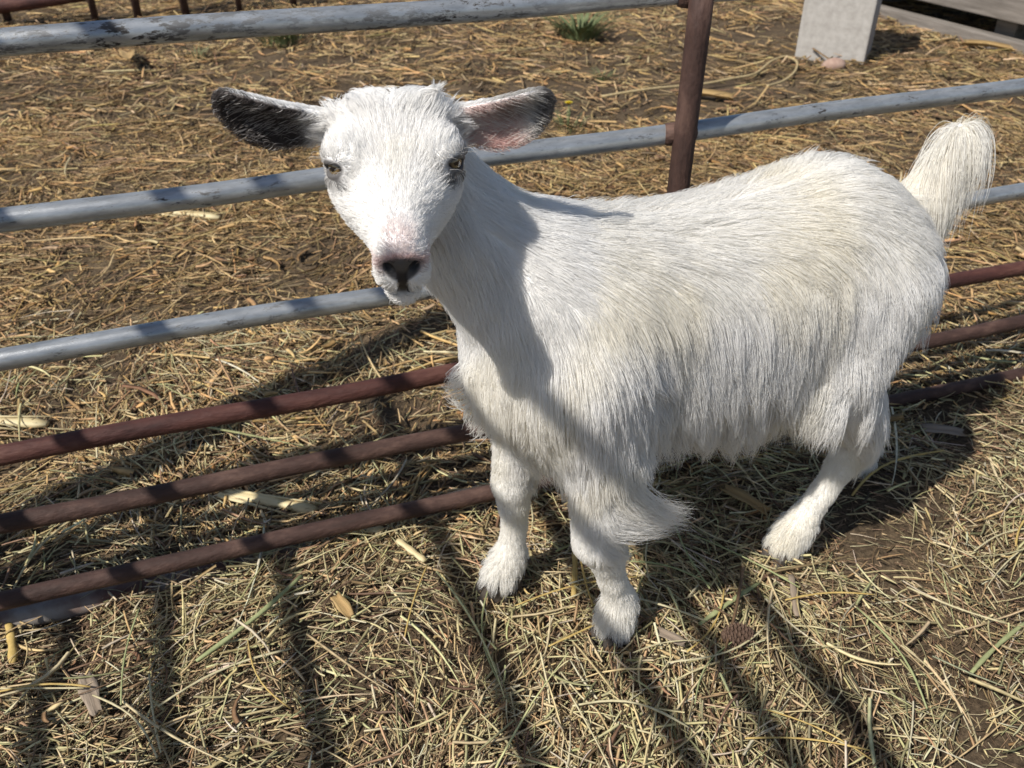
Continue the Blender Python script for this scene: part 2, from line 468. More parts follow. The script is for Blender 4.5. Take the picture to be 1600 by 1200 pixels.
for s in (-1, 1):                                                  # nostrils and mouth line
    A = [(*from_head(s * .005, .1025, -.027), .0026), (*from_head(s * .0115, .0970, -.020), .0030), (*from_head(s * .0145, .090, -.019), .0018)]
    put(lambda P, A=A: chain(P, A), *bounds(A, .02), .003, True)
    A = [(*from_head(0, .099, -.0525), .0026), (*from_head(s * .010, .0955, -.0545), .0024), (*from_head(s * .018, .082, -.0565), .0018), (*from_head(s * .023, .058, -.056), .0010)]
    put(lambda P, A=A: chain(P, A), *bounds(A, .02), .003, True)
A = [(*from_head(0, .1035, -.030), .0018), (*from_head(0, .1015, -.052), .0018)]
put(lambda P, A=A: chain(P, A), *bounds(A, .02), .003, True)

def surface_nets(D, AX, AY, AZ):
    ins = D < 0
    nx, ny, nz = D.shape
    c = np.zeros((nx - 1, ny - 1, nz - 1), np.uint8)
    for dx in (0, 1):
        for dy in (0, 1):
            for dz in (0, 1):
                c += ins[dx:nx - 1 + dx, dy:ny - 1 + dy, dz:nz - 1 + dz]
    act = (c > 0) & (c < 8)
    ci = np.argwhere(act); idx = np.full(act.shape, -1, np.int32); idx[act] = np.arange(len(ci))
    acc = np.zeros((len(ci), 3)); cnt = np.zeros(len(ci))
    corners = [(0, 0, 0), (1, 0, 0), (0, 1, 0), (1, 1, 0), (0, 0, 1), (1, 0, 1), (0, 1, 1), (1, 1, 1)]
    val = [D[ci[:, 0] + a, ci[:, 1] + b, ci[:, 2] + e] for a, b, e in corners]
    for i in range(8):
        for j in range(i + 1, 8):
            df = np.array(corners[j]) - np.array(corners[i])
            if np.abs(df).sum() != 1: continue
            m = (val[i] < 0) != (val[j] < 0)
            t = np.where(m, val[i] / np.where(m, val[i] - val[j], 1), 0)
            acc += m[:, None] * (np.array(corners[i]) + t[:, None] * df); cnt += m
    p = ci + acc / cnt[:, None]
    P = np.stack([np.interp(p[:, k], np.arange(len(A)), A) for k, A in enumerate((AX, AY, AZ))], 1)
    quads = []
    for ax in range(3):
        sl0 = [slice(None)] * 3; sl1 = [slice(None)] * 3
        sl0[ax] = slice(0, -1); sl1[ax] = slice(1, None)
        a = ins[tuple(sl0)]; b = ins[tuple(sl1)]
        e = np.argwhere(a != b)
        o1, o2 = [k for k in range(3) if k != ax]
        e = e[(e[:, o1] > 0) & (e[:, o2] > 0) & (e[:, o1] < D.shape[o1] - 1) & (e[:, o2] < D.shape[o2] - 1)]
        def cell(d1, d2):
            q = e.copy(); q[:, o1] += d1; q[:, o2] += d2
            return idx[q[:, 0], q[:, 1], q[:, 2]]
        q = np.stack([cell(-1, -1), cell(0, -1), cell(0, 0), cell(-1, 0)], 1)
        flip = a[tuple(e.T)] ^ (ax == 1)
        q[~flip] = q[~flip][:, ::-1]
        quads.append(q)
    return P, np.concatenate(quads)
BV, BF = surface_nets(D, AX, AY, AZ)

def trilin(F, P):
    fi = [np.clip(np.interp(P[:, k], A, np.arange(len(A))), 0, len(A) - 1.001) for k, A in enumerate((AX, AY, AZ))]
    i = [f.astype(int) for f in fi]; t = [f - j for f, j in zip(fi, i)]
    s = 0
    for a in (0, 1):
        for b in (0, 1):
            for c in (0, 1):
                w = (t[0] if a else 1 - t[0]) * (t[1] if b else 1 - t[1]) * (t[2] if c else 1 - t[2])
                s = s + w * F[i[0] + a, i[1] + b, i[2] + c]
    return s
def sdf(P): return trilin(D, P)
def grad(P, h=.004):
    g = np.stack([sdf(P + np.eye(3)[k] * h) - sdf(P - np.eye(3)[k] * h) for k in range(3)], 1)
    return g / np.maximum(np.linalg.norm(g, axis=1, keepdims=True), 1e-6)

def ear_coord(P, s):
    """0..1 along the ear and front-facing measure"""
    x, f, u = to_head(P)
    return np.clip((s * x - .050) / .105, 0, 1.2)

def regions(P):
    d = {'trunk': f_trunk(P), 'neck': f_neck(P), 'head': f_head(P), 'tail': f_tail(P), 'earL': f_ear(P, -1), 'earR': f_ear(P, 1)}
    for k, p in LEGS.items(): d[k] = chain(P, p)
    names = list(d); A = np.stack([d[k] for k in names], 1)
    A[:, names.index('tail')] -= .004
    return names, A.argmin(1)

WHITE = np.array((.965, .957, .94))
def coat_colour(P, n):
    """the animal's own colouring: white, dark ears, grey round the eyes, pink and dark nose"""
    c = np.tile(WHITE, (len(P), 1)).astype(float)
    x, f, u = to_head(P)
    def blend(m, col):
        nonlocal c
        c = c * (1 - m[:, None]) + np.array(col) * m[:, None]
    near_head = (np.abs(x) < .2) & (np.abs(f) < .2) & (np.abs(u) < .16)
    nf = n @ HF
    for s, tone in ((-1, (.085, .072, .068)), (1, (.075, .058, .050))):
        e = ear_coord(P, s)
        on = near_head & (e > 0) & (f_ear(P, s) < .012)
        inner = smoothstep(-.1, .5, nf)
        if s < 0:
            m = on * np.maximum(smoothstep(.30, .55, e) * smoothstep(-.5, .3, nf + .9 * smoothstep(.55, .95, e)), inner * smoothstep(.12, .30, e))
            blend(m, tone)
        else:
            blend(on * inner * smoothstep(.05, .2, e) * (1 - smoothstep(.5, .75, e)), (.78, .62, .58))
            low = smoothstep(-.012, -.03, u + .0 * e)
            blend(on * inner * low * smoothstep(.2, .4, e), (.68, .46, .42))
            m = .85 * on * np.maximum(smoothstep(.62, .82, e) * (.35 + .65 * smoothstep(-.045, -.01, u)), smoothstep(.25, .5, e) * smoothstep(-.008, .004, u) * .45)
            blend(np.clip(m, 0, 1), tone)
    for ex, ef, eu in EYES:
        r = np.sqrt(((f - ef) / 1.35) ** 2 + ((u - eu) / .9) ** 2 + ((x - ex) / 1.5) ** 2)
        blend(near_head * smoothstep(.021, .014, r) * .28, (.26, .24, .23))
        a_, b_, e_ = ((P - from_head(ex, ef, eu)) @ q for q in (eye_axes(ex)[1], eye_axes(ex)[2], eye_axes(ex)[0]))
        rim = np.sqrt((a_ / .0135) ** 2 + (b_ / .0088) ** 2)
        blend(near_head * (e_ > 0) * smoothstep(1.25, .95, rim) * .9, (.045, .040, .040))
        # tear line running from the inner corner
        sgn = np.sign(ex)
        r2 = np.sqrt(((f - (ef + .019)) / 1.9) ** 2 + ((u - (eu - .002)) / .6) ** 2 + ((np.abs(x) - .045) / 1.5) ** 2)
        blend(near_head * (np.sign(x) == sgn) * smoothstep(.0075, .0035, r2) * .75, (.06, .055, .055))
    front = smoothstep(.055, .09, f) * near_head
    blend(front * smoothstep(-.024, -.006, u) * smoothstep(.018, .006, np.abs(x)) * .26, (.78, .56, .53))     # pink bridge
    pad = np.sqrt((x / 1.10) ** 2 + ((u + .021) / .90) ** 2)
    blend(smoothstep(.070, .086, f) * near_head * smoothstep(.0215, .016, pad) * smoothstep(-.034, -.020, u) * .62, (.72, .48, .45))
    blend(smoothstep(.082, .092, f) * near_head * smoothstep(.0165, .0125, pad), (.105, .100, .102))
    nost = np.exp(-(((np.abs(x) - .0105) / .0055) ** 2 + ((u + .023) / .0055) ** 2))
    blend(smoothstep(.082, .09, f) * near_head * np.clip(nost * 1.3, 0, 1), (.02, .018, .018))
    blend(smoothstep(.086, .095, f) * near_head * smoothstep(.0055, .0035, np.abs(x)) * smoothstep(-.056, -.052, u) * smoothstep(-.02, -.028, u), (.03, .027, .028))
    ml = np.exp(-((u + .0535 + .06 * np.maximum(np.abs(x) - .004, 0)) / .0042) ** 2) * smoothstep(.05, .08, f) * near_head * smoothstep(.028, .018, np.abs(x))
    blend(np.clip(ml * .85, 0, 1), (.06, .055, .055))
    return np.clip(c, .01, .97)

nrm = grad(BV)
bme = mesh_np('body', BV, BF)
point_color(bme, 'coat', coat_colour(BV, nrm))
def skin_mat():
    m, N, L, B = mat_new('goat_skin')
    a = N.new('ShaderNodeAttribute'); a.attribute_name = 'coat'
    tc = N.new('ShaderNodeTexCoord'); n = N.new('ShaderNodeTexNoise'); n.inputs['Scale'].default_value = 300; n.inputs['Detail'].default_value = 4
    L.new(tc.outputs['Object'], n.inputs['Vector'])
    L.new(a.outputs['Color'], B.inputs['Base Color'])
    b = N.new('ShaderNodeBump'); b.inputs['Strength'].default_value = .35; b.inputs['Distance'].default_value = .0015
    L.new(n.outputs[0], b.inputs['Height']); L.new(b.outputs[0], B.inputs['Normal'])
    B.inputs['Roughness'].default_value = .55; B.inputs['Specular IOR Level'].default_value = .35
    return m
M['skin'] = skin_mat()
body = link('body', bme, M['skin'], goat, smooth=True)

# eyes: amber, with a level slit pupil
def eye_mat():
    m, N, L, B = mat_new('amber_eye')
    tc = N.new('ShaderNodeTexCoord'); sp = N.new('ShaderNodeSeparateXYZ'); L.new(tc.outputs['Object'], sp.inputs[0])
    # object space: z looks out, x runs along the slit
    def ell(a, b):
        cx = N.new('ShaderNodeMath'); cx.operation = 'DIVIDE'; cx.inputs[1].default_value = a; L.new(sp.outputs[0], cx.inputs[0])
        cyn = N.new('ShaderNodeMath'); cyn.operation = 'DIVIDE'; cyn.inputs[1].default_value = b; L.new(sp.outputs[1], cyn.inputs[0])
        c = N.new('ShaderNodeCombineXYZ'); L.new(cx.outputs[0], c.inputs[0]); L.new(cyn.outputs[0], c.inputs[1])
        le = N.new('ShaderNodeVectorMath'); le.operation = 'LENGTH'; L.new(c.outputs[0], le.inputs[0]); return le.outputs['Value']
    r1 = ramp(N, [(0, (.19, .14, .07)), (.55, (.27, .19, .085)), (.80, (.13, .085, .04)), (.92, (.025, .018, .014))])
    L.new(ell(.0085, .0085), r1.inputs[0])
    r2 = ramp(N, [(.8, 1), (1.0, 0)]); L.new(ell(.0062, .0024), r2.inputs[0])
    mx = N.new('ShaderNodeMix'); mx.data_type = 'RGBA'; L.new(r2.outputs[0], mx.inputs[0]); L.new(r1.outputs[0], mx.inputs[6]); mx.inputs[7].default_value = (.008, .007, .007, 1)
    L.new(mx.outputs[2], B.inputs['Base Color']); B.inputs['Roughness'].default_value = .06
    B.inputs['Coat Weight'].default_value = 1; B.inputs['Coat Roughness'].default_value = .03
    return m
M['eye'] = eye_mat()
def ball_mesh(name, r, nu=24, nv=16):
    v = []; f = []
    for j in range(nv + 1):
        t = math.pi * j / nv
        for i in range(nu):
            p = 2 * math.pi * i / nu
            v.append((r * math.sin(t) * math.cos(p), r * math.sin(t) * math.sin(p), r * math.cos(t)))
    for j in range(nv):
        for i in range(nu):
            i2 = (i + 1) % nu
            f.append((j * nu + i, (j + 1) * nu + i, (j + 1) * nu + i2, j * nu + i2))
    me = bpy.data.meshes.new(name); me.from_pydata(v, [], f); me.update(); return me
em = ball_mesh('eye', EYER)
em.materials.append(M['eye'])
for ex, ef, eu in EYES:
    o = link('eye', em, None, goat, smooth=True)
    look, slit, yv = (Vector(q) for q in eye_axes(ex))
    o.matrix_local = Matrix.Translation(Vector(from_head(ex, ef, eu))) @ Matrix((slit, yv, look)).transposed().to_4x4()

# hooves: two claws each
M['hoof'] = noise_mat('hoof_horn', [(.3, (.03, .026, .022)), (.6, (.075, .062, .05)), (.8, (.13, .11, .09))], 60, 6, .6, .4, 200)
for nm, pts in LEGS.items():
    fx, fy, fz, fr = pts[-1]
    dx = Vector((-1, .12 if 'far' in nm else -.25, 0)).normalized(); dy = Vector((-dx.y, dx.x, 0))
    m_ = MB()
    for s in (-1, 1):
        c = Vector((fx, fy, 0)) + dy * s * .0115
        pr = [(.031, .0045, .0), (.026, .0085, .0), (.010, .0105, .0), (-.012, .010, 0), (-.020, .006, 0)]
        v = []
        for zz, sh, sc in ((-.004, .004, 1.15), (.016, -.004, 1.08), (.036, -.013, .85)):
            for q in pr: v.append(c + dx * (q[0] * sc + sh) + dy * q[1] * sc + Vector((0, 0, zz)))
            for q in pr[::-1]: v.append(c + dx * (q[0] * sc + sh) - dy * q[1] * sc + Vector((0, 0, zz)))
        n = 10; f = [tuple(range(n))[::-1], tuple(2 * n + i for i in range(n))]
        for k in range(2):
            for i in range(n): f.append((k * n + i, k * n + (i + 1) % n, (k + 1) * n + (i + 1) % n, (k + 1) * n + i))
        m_.add(v, f)
    m_.build('hoof', M['hoof'], goat)
    jx, jy, jz, jr = pts[-2]
    for s in (-1, 1):                                               # dewclaws behind the fetlock
        m_ = MB(); b0 = Vector((jx, jy, jz - .012)) - dx * jr * .8 + dy * s * .010
        m_.tube([b0, b0 - dx * .009 + Vector((0, 0, -.006)), b0 - dx * .014 + Vector((0, 0, -.014))], [.006, .0055, .003], 8)
        m_.build('dewclaw', M['hoof'], goat, smooth=True)

# ------------------------------------------------------------------ goat: coat
tris = np.concatenate([BF[:, [0, 1, 2]], BF[:, [0, 2, 3]]])
TA = BV[tris]; area = np.linalg.norm(np.cross(TA[:, 1] - TA[:, 0], TA[:, 2] - TA[:, 0]), axis=1) * .5
TCN = TA.mean(1)
tname, treg = regions(TCN)
thx, thf, thu = to_head(TCN)
dens = np.ones(len(tris))
is_head = np.isin(treg, [tname.index(k) for k in ('head', 'earL', 'earR')])
is_ear = np.isin(treg, [tname.index(k) for k in ('earL', 'earR')])
is_leg = np.isin(treg, [tname.index(k) for k in LEGS])
dens[is_head] = 3.4
dens[is_ear] = 4.2
dens[is_leg & (TCN[:, 2] < .26)] = 2.4
dens[treg == tname.index('neck')] = 1.5
dens[treg == tname.index('tail')] = 8.0
# bare skin: eyes, nose pad, mouth
def eye_rel(P, ex, ef, eu):
    d_ = P - from_head(ex, ef, eu); look, slit, updn = eye_axes(ex)
    return d_ @ slit, d_ @ updn, d_ @ look
for ex, ef, eu in EYES:
    a_, b_, e_ = eye_rel(TCN, ex, ef, eu)
    dens[is_head & (e_ > 0) & ((a_ / .0155) ** 2 + (b_ / .0090) ** 2 < 1)] = 0
dens[is_head & (np.abs(thu + .0535 + .06 * np.maximum(np.abs(thx) - .004, 0)) < .0036) & (thf > .076) & (np.abs(thx) < .020)] = 0
tpad = np.sqrt((thx / 1.05) ** 2 + ((thu + .023) / .85) ** 2)
dens[is_head & (thf > .085) & (tpad < .0155)] = 0
dens[is_head & (thf > .09) & (np.abs(thx) < .004) & (thu > -.054) & (thu < -.02)] = 0
dens[TCN[:, 2] < .022] = 0
NH = 230000
w = area * dens; w /= w.sum()
ti = rng.choice(len(tris), NH, p=w)
b1 = np.sqrt(rng.random(NH)); b2 = rng.random(NH)
RT = TA[ti, 0] * (1 - b1)[:, None] + TA[ti, 1] * (b1 * (1 - b2))[:, None] + TA[ti, 2] * (b1 * b2)[:, None]
RN = grad(RT)
names_, reg = regions(RT)
def isr(*k): return np.isin(reg, [names_.index(q) for q in k])
x, y, z = RT.T
nz = RN[:, 2]
hx_, hf_, hu_ = to_head(RT)
length = np.full(NH, .04); flow = np.tile(np.array((.3, 0, -1.)), (NH, 1)); lift = np.full(NH, .32); grav = np.full(NH, .25)
rad = np.full(NH, .00029); clump = np.full(NH, .55); fluff = np.full(NH, .010)
# trunk
m = isr('trunk')
top = smoothstep(.25, .9, nz)
sy = np.sign(y + .004)
flow[m] = np.stack([.20 + 1.0 * top, sy * .28 * top, -1 + .75 * top], 1)[m]
hip = smoothstep(.40, .52, x)
flow[m] += (hip[:, None] * np.stack([.5 + 0 * x, 0 * x, -.4 + 0 * x], 1))[m]
lo = smoothstep(.47, .35, z)
length[m] = (.052 + .034 * lo - .006 * top - .020 * smoothstep(.02, -.12, x))[m]
belly = smoothstep(-.25, -.75, nz) * m
length += belly * (.010 + .035 * np.exp(-((x - .25) / .09) ** 2))
grav[m] = (.22 + .5 * belly)[m]; lift[m] = (.30 - .10 * top)[m]
clump[m] = (.80 + .18 * lo - .1 * top)[m]; fluff[m] = (.011 + .005 * lo)[m]
# the sweep of longer hair along the lower chest
ch = m & (x < -.06) & (z < .45)
flow[ch] = (-.05, .02, -1.0); length[ch] = .034; lift[ch] = .22
# neck
m = isr('neck')
flow[m] = (.42, -.02, -.80); length[m] = .030; lift[m] = .24; fluff[m] = .007; clump[m] = .5
mm = m & (nz > .35); flow[mm] = (.9, 0, -.65); length[mm] = .034; lift[mm] = .40
# legs
for k in LEGS:
    m = isr(k); up_ = smoothstep(.20, .36, z)
    bx_ = .20 if 'hind' in k else .10
    flow[m] = np.stack([bx_ + .1 * up_, 0 * z, -1 + 0 * z], 1)[m]
    length[m] = (.011 + .033 * up_)[m]; lift[m] = (.18 + .14 * up_)[m]; fluff[m] = (.004 + .008 * up_)[m]
    clump[m] = (.35 + .3 * up_)[m]; rad[m] = (.00028 + .00010 * up_)[m]
    foot = m & (z < .078) & (z > .022); length[foot] = .026; lift[foot] = .62; grav[foot] = .22; clump[foot] = .7; fluff[foot] = .012
    flow[foot] = np.stack([RN[:, 0] * .9, RN[:, 1] * .9, 0 * z - 1], 1)[foot]
# feathering that sweeps backwards from the near foreleg, and below the thigh
m = isr('near_front') & (z > .185) & (z < .34) & (RN @ np.array((.80, -.6, 0)) > .05)
q_ = smoothstep(.05, .7, RN @ np.array((.80, -.6, 0)))
flow[m] = np.stack([.35 + .75 * q_, -.12 + 0 * z, -.75 + .35 * q_], 1)[m]; length[m] = (.030 + .014 * q_)[m]; lift[m] = .22; grav[m] = .06; clump[m] = .7
m = isr('far_front') & (z > .21) & (z < .34) & (RN[:, 0] > .1)
flow[m] = (.7, -.2, -.7); length[m] = .042; clump[m] = .75
m = isr('near_hind', 'far_hind') & (z > .19) & (z < .36) & (RN[:, 0] > -.2)
flow[m] = (.30, -.05, -1); length[m] = .052; clump[m] = .8; grav[m] = .3
m = isr('near_hind') & (z > .27) & (z < .40) & (RN[:, 0] < -.2)
flow[m] = (-.35, -.1, -.9); length[m] = .048; clump[m] = .85
# head
m = isr('head')
back = -HF * 1.0
side_ = np.sign(hx_)[:, None] * HX
fr = smoothstep(.02, -.05, hf_)
flow[m] = (back + side_ * (.55 * smoothstep(.0, .035, np.abs(hx_)))[:, None] - HU * (.35 * smoothstep(.0, -.04, hu_))[:, None])[m]
length[m] = (.0055 + .008 * fr + .005 * smoothstep(.08, .0, hf_))[m]
lift[m] = .18; fluff[m] = .003; clump[m] = .45; grav[m] = .05; rad[m] = .00024
muz = m & (hf_ > .062); length[muz] = .0042; lift[muz] = .15
crown = m & (hf_ < -.035) & (hu_ > -.02)
flow[crown] = (back * .7 + HU * .25 + side_ * .45)[crown]; length[crown] = .020; lift[crown] = .50; fluff[crown] = .008; clump[crown] = .7
# pointed tufts of hair on the horn buds
for s_, lt in ((1, .025), (-1, .013)):
    t_ = m & ((hx_ - s_ * .031) ** 2 + (hf_ + .052) ** 2 < .012 ** 2) & (hu_ > 0)
    flow[t_] = (s_ * .35 * HX + HU * .9 + back * .1); lift[t_] = 1.2; length[t_] = lt; clump[t_] = 1.0; fluff[t_] = .001
chin = m & (hu_ < -.060) & (hf_ > .03); length[chin] = .006; flow[chin] = -HU * .8 + back * .6; lift[chin] = .2; grav[chin] = .1
# hair parts round the eye
for ex, ef, eu in EYES:
    a_, b_, e_ = eye_rel(RT, ex, ef, eu); look, slit, updn = eye_axes(ex)
    rr_ = np.sqrt(a_ ** 2 + (b_ * 1.3) ** 2)
    wgt = (m * (e_ > -.004) * smoothstep(.034, .016, rr_))[:, None]
    away = (a_[:, None] * slit + b_[:, None] * updn) / np.maximum(np.sqrt(a_ ** 2 + b_ ** 2), 1e-4)[:, None]
    fn_ = flow / np.maximum(np.linalg.norm(flow, axis=1, keepdims=True), 1e-6)
    flow = flow * (1 - wgt) + (away * 1.0 + fn_ * .25) * wgt
    cl_ = wgt[:, 0] > .5; length[cl_] = .008; lift[cl_] = .3
# ears
m = isr('earL', 'earR')
es = np.where(isr('earL'), -1.0, 1.0)
ee = np.clip((es * hx_ - .046) / .11, 0, 1.1)
flow[m] = (es[:, None] * HX * .9 - HU * .25)[m]
nfr = RN @ HF
length[m] = (.0050 + .003 * (1 - ee))[m]; lift[m] = .16; fluff[m] = .001; clump[m] = .3; rad[m] = .00020; grav[m] = .05
inn = m & (nfr > .3) & (rng.random(NH) < .16) & (ee < .75)
length[inn] = .020; lift[inn] = .40; clump[inn] = .75
flow[inn] = (es[:, None] * HX * .75 + HU * (.55 * np.sign(-.01 - hu_))[:, None] * 1.0 + HU * .35)[inn]
# tail
m = isr('tail')
tl = smoothstep(.53, .62, z)
flow[m] = np.stack([.15 + 0 * z, -.25 + 0 * z, -1 + 0 * z], 1)[m]
rx_ = rng.normal(0, 1, NH); ry_ = rng.normal(0, 1, NH)
length[m] = (.045 + .070 * tl)[m] * (.75 + .4 * rng.random(NH))[m]; lift[m] = .30; grav[m] = .50; clump[m] = .85; fluff[m] = .004
length *= .72 + .5 * rng.random(NH)
TAILM = m.copy()
flow /= np.linalg.norm(flow, axis=1, keepdims=True)

K = 7
step = (length / (K - 1))[:, None]
PTS = np.zeros((NH, K, 3)); PTS[:, 0] = RT - RN * .001
tang = lambda v, n: v - n * (v * n).sum(1, keepdims=True)
ft = tang(flow, RN); ft /= np.maximum(np.linalg.norm(ft, axis=1, keepdims=True), .15)
d = ft * np.cos(lift)[:, None] + RN * np.sin(lift)[:, None]
d += rng.normal(0, .12, (NH, 3)); 
hang = np.array((0, 0, -1.0))
level = rng.random(NH) ** 1.5
wob = rng.normal(0, .10, (NH, 3))
tside = np.stack([rx_ * .10 - .05, ry_ * .10 - .12, np.zeros(NH)], 1)
for k in range(1, K):
    t = k / (K - 1)
    p = PTS[:, k - 1] + d * step
    g = grad(p); sd = sdf(p)
    margin = .0012 + fluff * level * min(1, t * 1.6)
    push = np.clip(margin - sd, 0, .03)
    p = p + g * push[:, None]
    PTS[:, k] = p
    d = p - PTS[:, k - 1]; d /= np.maximum(np.linalg.norm(d, axis=1, keepdims=True), 1e-6)
    fl = tang(flow, g); fl /= np.maximum(np.linalg.norm(fl, axis=1, keepdims=True), .25)
    d = d * .62 + fl * .38 + hang * (grav * .55)[:, None] + wob * .35
    d += TAILM[:, None] * (tside * .30 + hang * .12)
    d /= np.maximum(np.linalg.norm(d, axis=1, keepdims=True), 1e-6)
# clumping towards guide hairs
ng = NH // 34
gi = rng.choice(NH, ng, replace=False)
kd = kdtree.KDTree(ng)
for j, i in enumerate(gi): kd.insert(RT[i] + RN[i] * .01, j)
kd.balance()
near = np.array([kd.find(q)[1] for q in (RT + RN * .01)])
G = gi[near]
ok = reg[G] == reg
tt = (np.arange(K) / (K - 1))[None, :, None]
off = (RT - RT[G])[:, None, :]
target = PTS[G] * (length / np.maximum(length[G], 1e-4)).clip(.5, 1.4)[:, None, None] + PTS[G][:, :1] * (1 - (length / np.maximum(length[G], 1e-4)).clip(.5, 1.4))[:, None, None] + off * (1 - .65 * tt)
cw = (clump * ok * (.55 + .45 * rng.random(NH)))[:, None, None] * tt ** 1.2
PTS = PTS * (1 - cw) + target * cw

# separate locks, drawn as sheaves that leave the skin together and gather at their tips
SHEAF = []
def sheaf(sel, n, mid, tip, gather=.6, jit=.008, rr_=.00036, tone=None):
    ids = np.flatnonzero(sel)
    if len(ids) == 0: return
    i_ = rng.choice(ids, n)
    p0 = RT[i_] - RN[i_] * .001; c0 = p0.mean(0)
    rel = p0 - c0
    q = rng.random((n, 1)) * .35 + .72
    p1 = p0 + np.array(mid) + RN[i_] * .012 + rng.normal(0, jit * .5, (n, 3))
    p2 = p0 + (np.array(tip) - gather * rel) * q + rng.normal(0, jit, (n, 3))
    t = np.linspace(0, 1, K)[None, :, None]
    pts = (1 - t) ** 2 * p0[:, None] + 2 * t * (1 - t) * p1[:, None] + t * t * p2[:, None]
    SHEAF.append((pts, np.full(n, rr_), i_, tone))
def ball_sel(c, r, *rg): return (np.linalg.norm(RT - np.array(c), axis=1) < r) & (isr(*rg) if rg else True)
# feather on the near foreleg, three overlapping locks
for k_ in range(16):
    zc = .325 - .0056 * k_ + .008 * rng.random(); dr = smoothstep(0, 1, k_ / 15.)
    sheaf(ball_sel((.006 + .016 * rng.random(), -.100, zc), .026, 'near_front'), 52, (.010 + .022 * dr, -.010, -.040 + .030 * dr), (.070 + .026 * rng.random() - .010 * abs(dr - .5), -.016 + .012 * rng.random(), -.078 + .062 * dr), .55, .0085, .00025)
# curl at the front of the chest
sheaf(ball_sel((-.110, .045, .405), .035), 130, (-.010, .010, -.024), (-.026, .022, -.022), .6, .005)
sheaf(ball_sel((-.10, .035, .375), .035), 160, (-.006, .006, -.026), (-.012, .012, -.045), .5, .006)
# between the forelegs
for k_ in range(6):
    sheaf(ball_sel((-.055 + .014 * k_, -.03 + .012 * (k_ % 3), .345), .040, 'trunk', 'far_front', 'near_front'), 170, (.004, 0, -.028), (.016 + .01 * rng.random(), .004, -.075), .7, .005)
# fringe under the belly
for k_ in range(26):
    cx_ = .05 + .30 * k_ / 25; hgt = .056 + .052 * math.exp(-((cx_ - .235) / .075) ** 2) + .030 * rng.random() - .008
    sheaf(ball_sel((cx_, -.062 + .050 * rng.random(), .345), .030, 'trunk'), 120, (.004, -.006, -hgt * .5), (.012 + .020 * rng.random(), .004, -hgt), .9, .0035)
for k_ in range(9):                                                 # flank and thigh hem
    cx_ = .30 + .012 * k_
    sheaf(ball_sel((cx_, -.095, .375 - .004 * k_), .032), 130, (-.004, -.010, -.03), (.004 - .012 * rng.random(), -.006, -.075 - .01 * rng.random()), .7, .005)
for k_ in range(12):
    cx_ = .385 + .009 * k_
    sheaf(ball_sel((cx_, -.095 + .002 * k_, .315), .036, 'near_hind', 'trunk'), 120, (.010, -.010, -.032), (.026 + .02 * rng.random(), -.004, -.082 - .012 * rng.random()), .7, .005)
# hanging locks over the flanks and shoulder
fl_ids = np.flatnonzero(isr('trunk') & (np.abs(y) > .045) & (z > .35) & (z < .54) & (x > -.03))
for i_ in rng.choice(fl_ids, 420, replace=False):
    dwn = .050 + .030 * rng.random(); bk = .008 + .022 * rng.random() + .03 * max(0, z[i_] - .46) / .08
    sel_ = (np.abs(x - x[i_]) < .013) & (np.abs(z - z[i_]) < .020) & (np.abs(y - y[i_]) < .03)
    sheaf(sel_, 38, RN[i_] * .004 + np.array((bk * .4, 0, -dwn * .45)), np.array((bk, 0, -dwn)) + RN[i_] * .006, .85, .0022, .00027)
# wisps thrown back from the tip of the tail
for k_ in range(12):
    a_ = rng.normal(0, 1)
    sheaf(TAILM & (z > .60), 9, (.020 + .012 * rng.random(), .004 * a_, .016 + .012 * rng.random()), (.055 + .022 * rng.random(), .012 * a_, -.050 * rng.random() - .012), .3, .005, .00026, (.86, .80, .66))
sheaf(TAILM & (z > .60), 40, (.014, -.002, .020), (.020, -.002, .018), .8, .003, .0003, (.88, .83, .70))
# lashes and whiskers
for ex, ef, eu in EYES:
    a_, b_, e_ = eye_rel(RT, ex, ef, eu); sg_ = np.sign(ex)
    rim_ = isr('head') & (e_ > 0) & ((a_ / .021) ** 2 + (b_ / .015) ** 2 < 1) & (RT @ HU > (from_head(ex, ef, eu) @ HU) + .004)
    sheaf(rim_, 9, sg_ * HX * .006 + HU * .004, sg_ * HX * .012 + HF * .004, .0, .002, .00012, (.80, .78, .74))
sheaf(isr('head') & (hf_ > .05) & (hu_ < -.055), 24, -HU * .004 + HF * .002, -HU * .010, .0, .003, .00012)
sn = sum(len(q[0]) for q in SHEAF)

coat = coat_colour(RT, RN)
v_ = (.94 + .06 * rng.random(NH))[:, None] * (.97 + .03 * rng.random(ng)[near])[:, None]
cream = fbm(x * 14 + 3, (y + z) * 9, 3)
warm = np.clip(smoothstep(.50, .75, cream) * .5 + TAILM * .55 + isr(*LEGS) * smoothstep(.30, .1, z) * .35 + (isr('trunk') & (z > .52)) * .25, 0, 1)[:, None]
coat = coat * v_ * (1 - warm * (1 - np.array((1.0, .975, .90))))
lash = isr('earL') & (rng.random(NH) < .05) | (inn & (rng.random(NH) < .75)) & isr('earR')
coat[lash] = (.80, .77, .73)
gg = isr('earL') & inn & (rng.random(NH) < .45)
coat[gg] = (.45, .42, .40)

